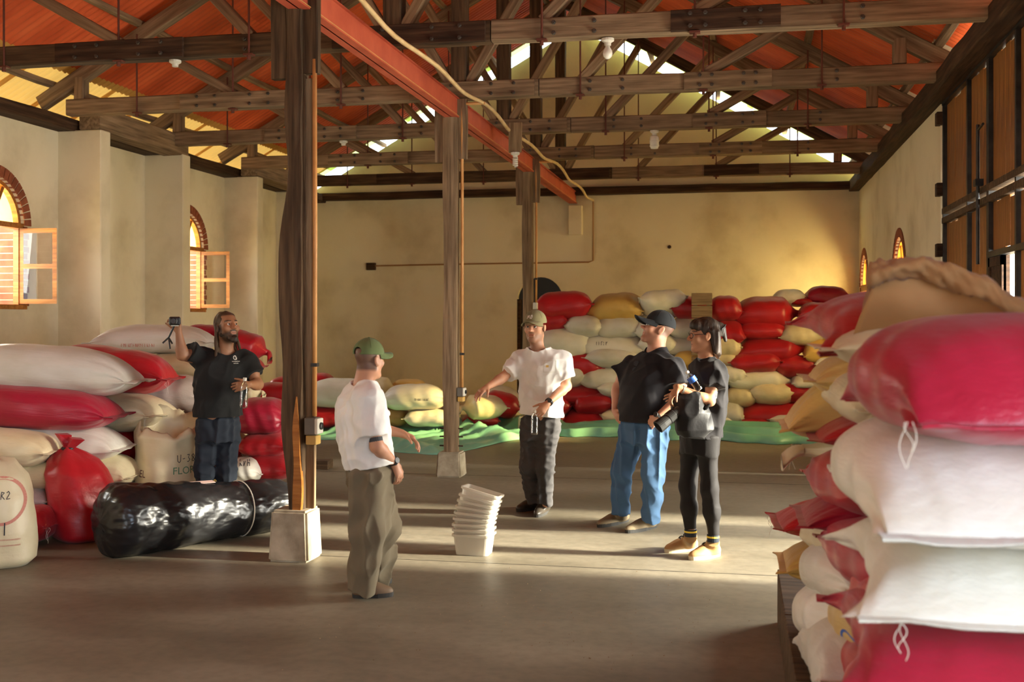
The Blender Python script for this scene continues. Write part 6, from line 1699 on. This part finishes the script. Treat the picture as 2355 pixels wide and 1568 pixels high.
for sg in (-1, 1):
    parts.append(tube([TH((sg * .032 + .024 * math.cos(t), .104 - .012 * abs(math.cos(t)) * (1 if math.cos(t) * sg > 0 else 0), .004 + .020 * math.sin(t))) for t in [k * math.pi / 8 for k in range(17)]], .0022, 5))
    parts.append(tube([TH((sg * .057, .094, .010)), TH((sg * .078, .05, .014)), TH((sg * .084, -.01, .012))], .002, 5))
parts.append(tube([TH((-.009, .108, .008)), TH((.009, .108, .008))], .0022, 5))
P.add('glasses', mk_mesh('glasses', *merge(parts), M['black']))
sl = {'L': P.J(1638, 888, -.19), 'R': P.J(1610, 885, .17)}
tee = shirt(P, 'tee_shirt', J, T, M['tee_char'], P.J(1620, 1004, 0)[2], sl, P.J(1622, 826, 0), 41, grow=.016, sl_r=.080, nr=.064, nk_tilt=(-.8, -.2), amp=.007, freq=20, hemtilt=(-.06, 0))
trousers(P, 'leggings', J, T, M['leggings'], P.J(1612, 985, 0)[2], (.088, .060, .060, .042), 17, amp=.002, freq=22, grow=.0)
# hiking boots with socks
for hl, to, an in (((1602, 1262), (1531, 1271), 'anR'), ((1654, 1277), (1587, 1288), 'anL')):
    o = foot(P, fl(P, *hl), fl(P, *to), M['shoe_tan'], M['sole_light'], ankle=J[an] + [0, 0, -.055], laces=M['lace_black'], name='hiking_boot', H=.13)
    ring_band('sock', P, J[an] + [0, 0, -.028], (0, 0, 1), .040, .05, M['jeans_dark'], th=.004)
    ring_band('sock_mark', P, J[an] + [0, 0, -.018], (0, 0, 1), .0445, .012, M['sock_yellow'], th=.001)
# neck strap with white lettering
ps = [P.J(1640, 838, -.10), P.J(1622, 846, -.165), P.J(1604, 862, -.17), P.J(1590, 880, -.165), P.J(1582, 905, -.17)]
V, Fs = [], []
for p_ in ps: V += [p_ + np.array((-.012, -.004, -.014)), p_ + np.array((.012, -.004, .010)), p_ + np.array((.012, .004, .010)), p_ + np.array((-.012, .004, -.014))]
for i in range(len(ps) - 1):
    for j in range(4): Fs.append((i * 4 + j, i * 4 + (j + 1) % 4, i * 4 + 4 + (j + 1) % 4, i * 4 + 4 + j))
Fs += [(3, 2, 1, 0), tuple(16 + j for j in range(4))]
st = P.add('neck_strap', mk_mesh('neck_strap', V, Fs, mat_plain('maroon_strap', (.07, .008, .012), .7)))
for z, mt in ((.0, M['black']),): pass
R3 = Matrix.Rotation(P.rz, 3, 'Z')
w0, w1 = P.world(ps[3]), P.world(ps[1])
BV[st.name] = BVHTree.FromPolygons([P.world(v_) for v_ in V], Fs)
print_on(st, 'Canon', P.world((ps[2] + ps[3]) / 2), (w1 - w0), R3 @ Vector((-.7, -.1, .7)), .020, M['white_plastic'], 'strap_lettering')
# camera bag on her front
bg = Vol(P.J(1590, 955, -.22) - [.24, .2, .24], P.J(1590, 955, -.22) + [.24, .2, .24], .0055)
c0 = P.J(1592, 955, -.20)
bg.loft([(c0[2] - .155, c0[0] + .0, c0[1], .075, .075, .35), (c0[2] - .10, c0[0] + .01, c0[1], .125, .095, .35), (c0[2] + .02, c0[0], c0[1], .135, .10, .25), (c0[2] + .12, c0[0] - .02, c0[1], .115, .085, .2), (c0[2] + .165, c0[0] - .02, c0[1], .085, .06, .2)], .04, 2.8)
bg.wrinkle(.010, 17, 3, (1, 1, .7), 2.0, True); bg.wrinkle(.006, 34, 5, (1, 1, .6), 2.0, True)
cb = link('camera_bag', bg.mesh('camera_bag', M['bag_cloth']), None, Matrix.Translation(P.g) @ Matrix.Rotation(P.rz, 4, 'Z')); tag(cb, 'black camera bag hanging at the front of the woman in glasses', 'bag')
ps = [P.J(1640, 836, -.12), P.J(1652, 870, -.12), P.J(1645, 915, -.20), P.J(1622, 940, -.26)]
par(link('bag_strap', mk_mesh('bag_strap', *tube([P.world(q) for q in ps], .012, 6), M['black'], True)), cb)
la, lb_ = Vector(P.J(1566, 940, -.24)), Vector(P.J(1513, 982, -.30)); dl = (lb_ - la).normalized(); q = dl.to_track_quat('Z', 'X').to_matrix(); LL = (lb_ - la).length
Vv, Ff = lathe([(.040, 0), (.042, .02), (.040, LL * .3), (.044, LL * .32), (.044, LL * .55), (.041, LL * .57), (.046, LL * .8), (.047, LL), (.040, LL), (.036, LL - .02)], 24)
par(link('camera_lens', mk_mesh('camera_lens', [P.world(la + q @ Vector(v)) for v in Vv], Ff, M['black'], False)), cb)
bottle('water_bottle', 'clear bottle with blue label tucked under the woman\'s arm', P.world(P.J(1609, 897, -.24)), R3 @ Vector((-.55, -.1, .8)), .95, lab=M['label_blue'], L=.17)
ring_band('bracelet', P, J['elL'] + (J['wrL'] - J['elL']) * .86, J['wrL'] - J['elL'], .027, .012, M['grey_box'])

# ---- long-haired man with raised camera at the left
P = Person('long-haired bearded man in black tee holding up a small camera', 515, 1210)
J = JD(P, shR=(464, 820, 0), elR=(419, 816, -.13), wrR=(411, 764, -.16), shL=(566, 824, .07), elL=(593, 884, .02), wrL=(573, 884, -.19),
       hpR=(480, 985, 0), knR=(470, 1082, 0), anR=(468, 1180, 0), hpL=(524, 985, .05), knL=(522, 1082, .04), anL=(520, 1185, .05), nk=(517, 812, .02))
a = ang_of(.3, -.95)
T = secs(P, a, [(1004, 501, 0, .175, .14), (965, 502, 0, .18, .145), (930, 504, 0, .185, .15), (885, 507, 0, .195, .145), (855, 511, 0, .200, .135), (832, 514, 0, .18, .105), (818, 516, .01, .12, .08), (809, 517, .02, .07, .06)])
hc = P.J(523, 753, -.01); hR = head_frame((.46, -.84, .22))
v, TT = body_vol(P, J, T, hc, hR, 1.06, hands=[dict(w=J['wrR'], d=P.J(404, 735, -.18) - J['wrR'], palm=(-.5, -.8, .1), thumb=(-.8, .2, .3), curl=.75), dict(w=J['wrL'], d=(-.85, -.25, -.12), palm=(-.2, .9, -.2), thumb=(0, 0, 1), curl=.75)], build=1.1, neck_r=.060)
me = v.mesh('body', M['skin']); tint(me, TT, hR, hc, 1.06, OLIVE, {'hair': ((.05, .03, .02), .078, .0, .9), 'beard': ((.045, .026, .016), .92), 'brow': (.02, .012, .01)}); P.add('body', me); add_eyes(P, hc, hR, 1.06)
S = 1.06; TH = lambda p: np.array(hc) + hR @ (np.array(p) * S)
h = Vol(TH((0, -.03, -.06)) - .30, TH((0, -.03, -.06)) + .30, .0045)
h.ell(TH((0, -.030, .050)), [.082 * S, .100 * S, .086 * S], hR, .02); h.ell(TH((0, .09, .01)), [.085, .075, .078], hR, .02, 'sub')
rr = random.Random(3)
for k in range(13):
    q = -1 + 2 * k / 12; x0 = .080 * q; y0 = -.10 + .075 * q * q
    h.cone(TH((x0, y0, .03)), TH((x0 * 1.08, y0 - .01, -.08)), .018, .016, .008); h.cone(TH((x0 * 1.08, y0 - .01, -.08)), TH((x0 * 1.25 + rr.uniform(-.012, .012), y0 + .01 + rr.uniform(-.02, .02), -.20 + rr.uniform(-.03, .03))), .016, .011, .006)
h.wrinkle(.003, 110, 6, (1, 1, .3)); P.add('hair', h.mesh('hair', M['hair_brown']))
b_ = Vol(TH((0, .05, -.07)) - .12, TH((0, .05, -.07)) + .12, .0042)
b_.cone(TH((-.052, .01, -.058)), TH((0, .078, -.108)), .026, .028, .02); b_.cone(TH((.052, .01, -.058)), TH((0, .078, -.108)), .026, .028, .02)
b_.ell(TH((0, .10, -.05)), [.030, .03, .028], hR, .012, 'sub'); b_.wrinkle(.003, 120, 8); P.add('beard', b_.mesh('beard', M['hair_black']))
sl = {'R': P.J(436, 808, -.085), 'L': P.J(586, 862, .04)}
tee = shirt(P, 'tee_shirt', J, T, M['tee_black'], P.J(503, 957, 0)[2], sl, P.J(518, 808, 0), 51, grow=.014, sl_r=.086, nr=.078, nk_tilt=(.3, -.9), amp=.006, freq=19)
R3 = Matrix.Rotation(P.rz, 3, 'Z'); rt = R3 @ Vector((.954, .30, 0))
ck = P.J(548, 823, -.12)
V, Fs = stroke_geo([[(math.cos(t) * 1, math.sin(t)) for t in [k * .5236 for k in range(2, 12)]], [(math.cos(t) * .45 + .3, math.sin(t) * .5) for t in [k * .5236 for k in range(-4, 6)]]], .16)
print_on(tee, '', P.world(ck), rt, (0, 0, 1), .016, M['white_plastic'], 'shirt_emblem', (V, Fs), lift=.003)
for k, (wd_, zo) in enumerate(((5.0, -.030), (3.2, -.045))):
    rr = random.Random(k); lines = []; x_ = -wd_ / 2
    while x_ < wd_ / 2: lines += [[(x_, -.28), (x_, .28)], [(x_, .28 * rr.choice((-1, 1, 0))), (x_ + .25, .28 * rr.choice((-1, 0, 1)))]]; x_ += .38
    print_on(tee, '', P.world(ck + [0, 0, zo]), rt, (0, 0, 1), .0125, M['white_plastic'], 'shirt_lettering', stroke_geo(lines, .07), lift=.003)
trousers(P, 'jeans', J, T, M['jeans_dark'], P.J(503, 950, 0)[2], (.092, .074, .067, .058), 24, amp=.006, freq=23)
foot(P, J['anR'] + [0, .05, 0], J['anR'] + [.03, -.22, 0], M['shoe_dark'], M['sole_dark'], ankle=J['anR']); foot(P, J['anL'] + [0, .05, 0], J['anL'] + [.06, -.21, 0], M['shoe_dark'], M['sole_dark'], ankle=J['anL'])
bottle('water_bottle', 'empty clear bottle dangling from the long-haired man\'s hand', P.world(P.J(560, 938, -.24)), (.05, 0, 1), 1.05, L=.235)
# small camera with a little tripod under it
cc = P.J(402, 738, -.25); cp = empty('camera', P.world(cc), P.rz); tag(cp, 'small black camera with folding mini tripod in the raised hand', 'camera')
WM = Matrix.Translation(P.g) @ Matrix.Rotation(P.rz, 4, 'Z')
def cadd(n, g, m_, sm=False): return par(link(n, mk_mesh(n, [WM @ Vector(v) for v in g[0]], g[1], m_, sm)), cp)
cadd('camera_body', box(cc[0] - .045, cc[0] + .045, cc[1] - .022, cc[1] + .022, cc[2] - .034, cc[2] + .034, .010), M['black'])
Vv, Ff = lathe([(.028, 0), (.030, .03), (.024, .034), (.02, .030)], 18); cadd('lens', ([Vector((cc[0] - .008, cc[1] - .02, cc[2])) + Matrix.Rotation(math.pi / 2, 3, 'X') @ Vector(v) for v in Vv], Ff), M['steel_dark'])
cadd('base_plate', box(cc[0] - .03, cc[0] + .03, cc[1] - .02, cc[1] + .02, cc[2] - .042, cc[2] - .034, .003), M['white_plastic'])
j_ = P.J(388, 776, -.25); cadd('tripod_grip', tube([cc + [-.005, 0, -.04], j_], .008, 8), M['black'])
for q in ((374, 789), (391, 802), (396, 790)): cadd('tripod_leg', tube([j_, P.J(*q, -.27)], .007, 8), M['black'])
# ------------------------------------------------------------------ printing on the sacks
def camvec(o_c):
    n = (Vector((0, 0, CAMH)) - Vector(o_c)); n.z = 0; n.normalize(); r = Vector((0, 0, 1)).cross(n); return n, r
c = at(432, 1089, 9.45 - .27); n_, r_ = camvec(c)
print_on(flor_sack, 'FLORA', at(440, 1084, 9.2), (r_ + n_ * -.35), (0, 0, 1), .085, M['ink_green'])
HW = {'U': [[(0, 1), (.03, .2), (.25, 0), (.45, .25), (.5, 1.05)]], '-': [[(.05, .45), (.4, .52)]], '3': [[(0, .95), (.35, 1.0), (.18, .58), (.45, .3), (.15, 0), (0, .1)]], '8': [[(.25, .5), (.02, .8), (.25, 1), (.45, .75), (.05, .2), (.25, 0), (.48, .22), (.25, .5)]],
      'P': [[(.05, 0), (.1, 1), (.5, .85), (.45, .55), (.1, .5)]], 'I': [[(.1, 0), (.14, 1)]], 'F': [[(.05, 0), (.1, 1), (.5, 1.05)], [(.08, .55), (.4, .6)]], 'A': [[(0, 0), (.25, 1), (.5, 0)], [(.1, .4), (.42, .45)]], 'R': [[(.03, 0), (.08, 1), (.45, .85), (.1, .5), (.5, 0)]], '2': [[(0, .8), (.25, 1), (.42, .7), (0, 0), (.5, .05)]]}
def hand(o, txt, c, right, up, size, mat):
    x = -.36 * len(txt)
    for ch in txt:
        print_on(o, '', c, right, up, size, mat, 'handwriting', stroke_geo([[(x + a, b - .5) for a, b in st_] for st_ in HW[ch]], .045), lift=.003); x += .72 if ch != 'I' else .4
hand(flor_sack, 'U-38', at(440, 1056, 9.2), (r_ + n_ * -.35), (0, .0, 1), .062, M['ink_dark'])
print_on(flor_sack, 'EL', at(338, 1088, 9.3), (r_ + n_ * .6), (0, 0, 1), .085, M['ink_brown'])
c = at(40, 1215, 7.3); n_, r_ = camvec(c)
hand(pi_sack, 'PI', at(42, 1234, 7.3), r_ - n_ * .3, (0, 0, 1), .085, M['ink_dark'])
hand(pi_sack, 'FAR2', at(12, 1162, 7.3), r_ - n_ * .1, (.1, 0, 1), .05, M['ink_dark'])
V, Fs = stroke_geo([[(math.cos(t), math.sin(t)) for t in [k * math.pi / 24 for k in range(49)]]], .07)
print_on(pi_sack, '', at(0, 1168, 7.3), r_, (0, 0, 1), .155, M['ink_red'], 'ring_print', (V, Fs))
for k, z in enumerate((1262, 1276)):
    V, Fs = stroke_geo([[(-2 + .22 * q, .0), (-2 + .22 * q, .3)] for q in range(19)], .05); print_on(pi_sack, '', at(20, z, 7.3), r_, (0, 0, 1), .035, M['ink_red'], 'fine_print', (V, Fs))
def sack_like(s): return next(o for o in SACKS if o['label'].startswith(s))
def marks(lbl, px, py, d, wd_, size, mat, seed, name='faint_print'):
    o = sack_like(lbl); rr = random.Random(seed); lines = []; x = -wd_ / 2
    while x < wd_ / 2:
        k = rr.random(); lines.append([(x, -.45), (x, .45)])
        if k > .3: lines.append([(x, rr.choice((.45, 0, -.45))), (x + .35, rr.choice((.45, 0, -.45)))])
        if k > .6: lines.append([(x + .35, -.45), (x + .35, .45)])
        x += .62
    c = at(px, py, d); n_, r_ = camvec(c); print_on(o, '', c, r_, (0, 0, 1), size, mat, name, stroke_geo(lines, .06))
marks('long whitish sack with red print', 318, 794, 10.9, 9, .035, M['ink_red'], 1)
marks('plump white sack with faint print', 970, 919, 16.5, 6, .035, M['ink_dark'], 2)
marks('white sack with dark scribble', 560, 1068, 9.4, 2.4, .05, M['ink_dark'], 3)
marks('white sack, second from the left in the third row', 1385, 790, 17.3, 3, .06, M['ink_dark'], 4)
marks('white sack, eighth from the left in the eighth row', 1840, 975, 17.2, 5, .05, M['ink_dark'], 5)
marks('upper bright white sack', 2018, 1225, 2.95, 5, .022, M['ink_dark'], 7)
V, Fs = stroke_geo([[(math.cos(t), math.sin(t)) for t in [k * math.pi / 12 for k in range(25)]]], .13)
c = at(1955, 1458, 3.95); n_, r_ = camvec(c); print_on(sack_like('yellow sack with blue ring stamp'), '', c, r_, (0, 0, 1), .03, M['label_blue'], 'ring_stamp', (V, Fs))
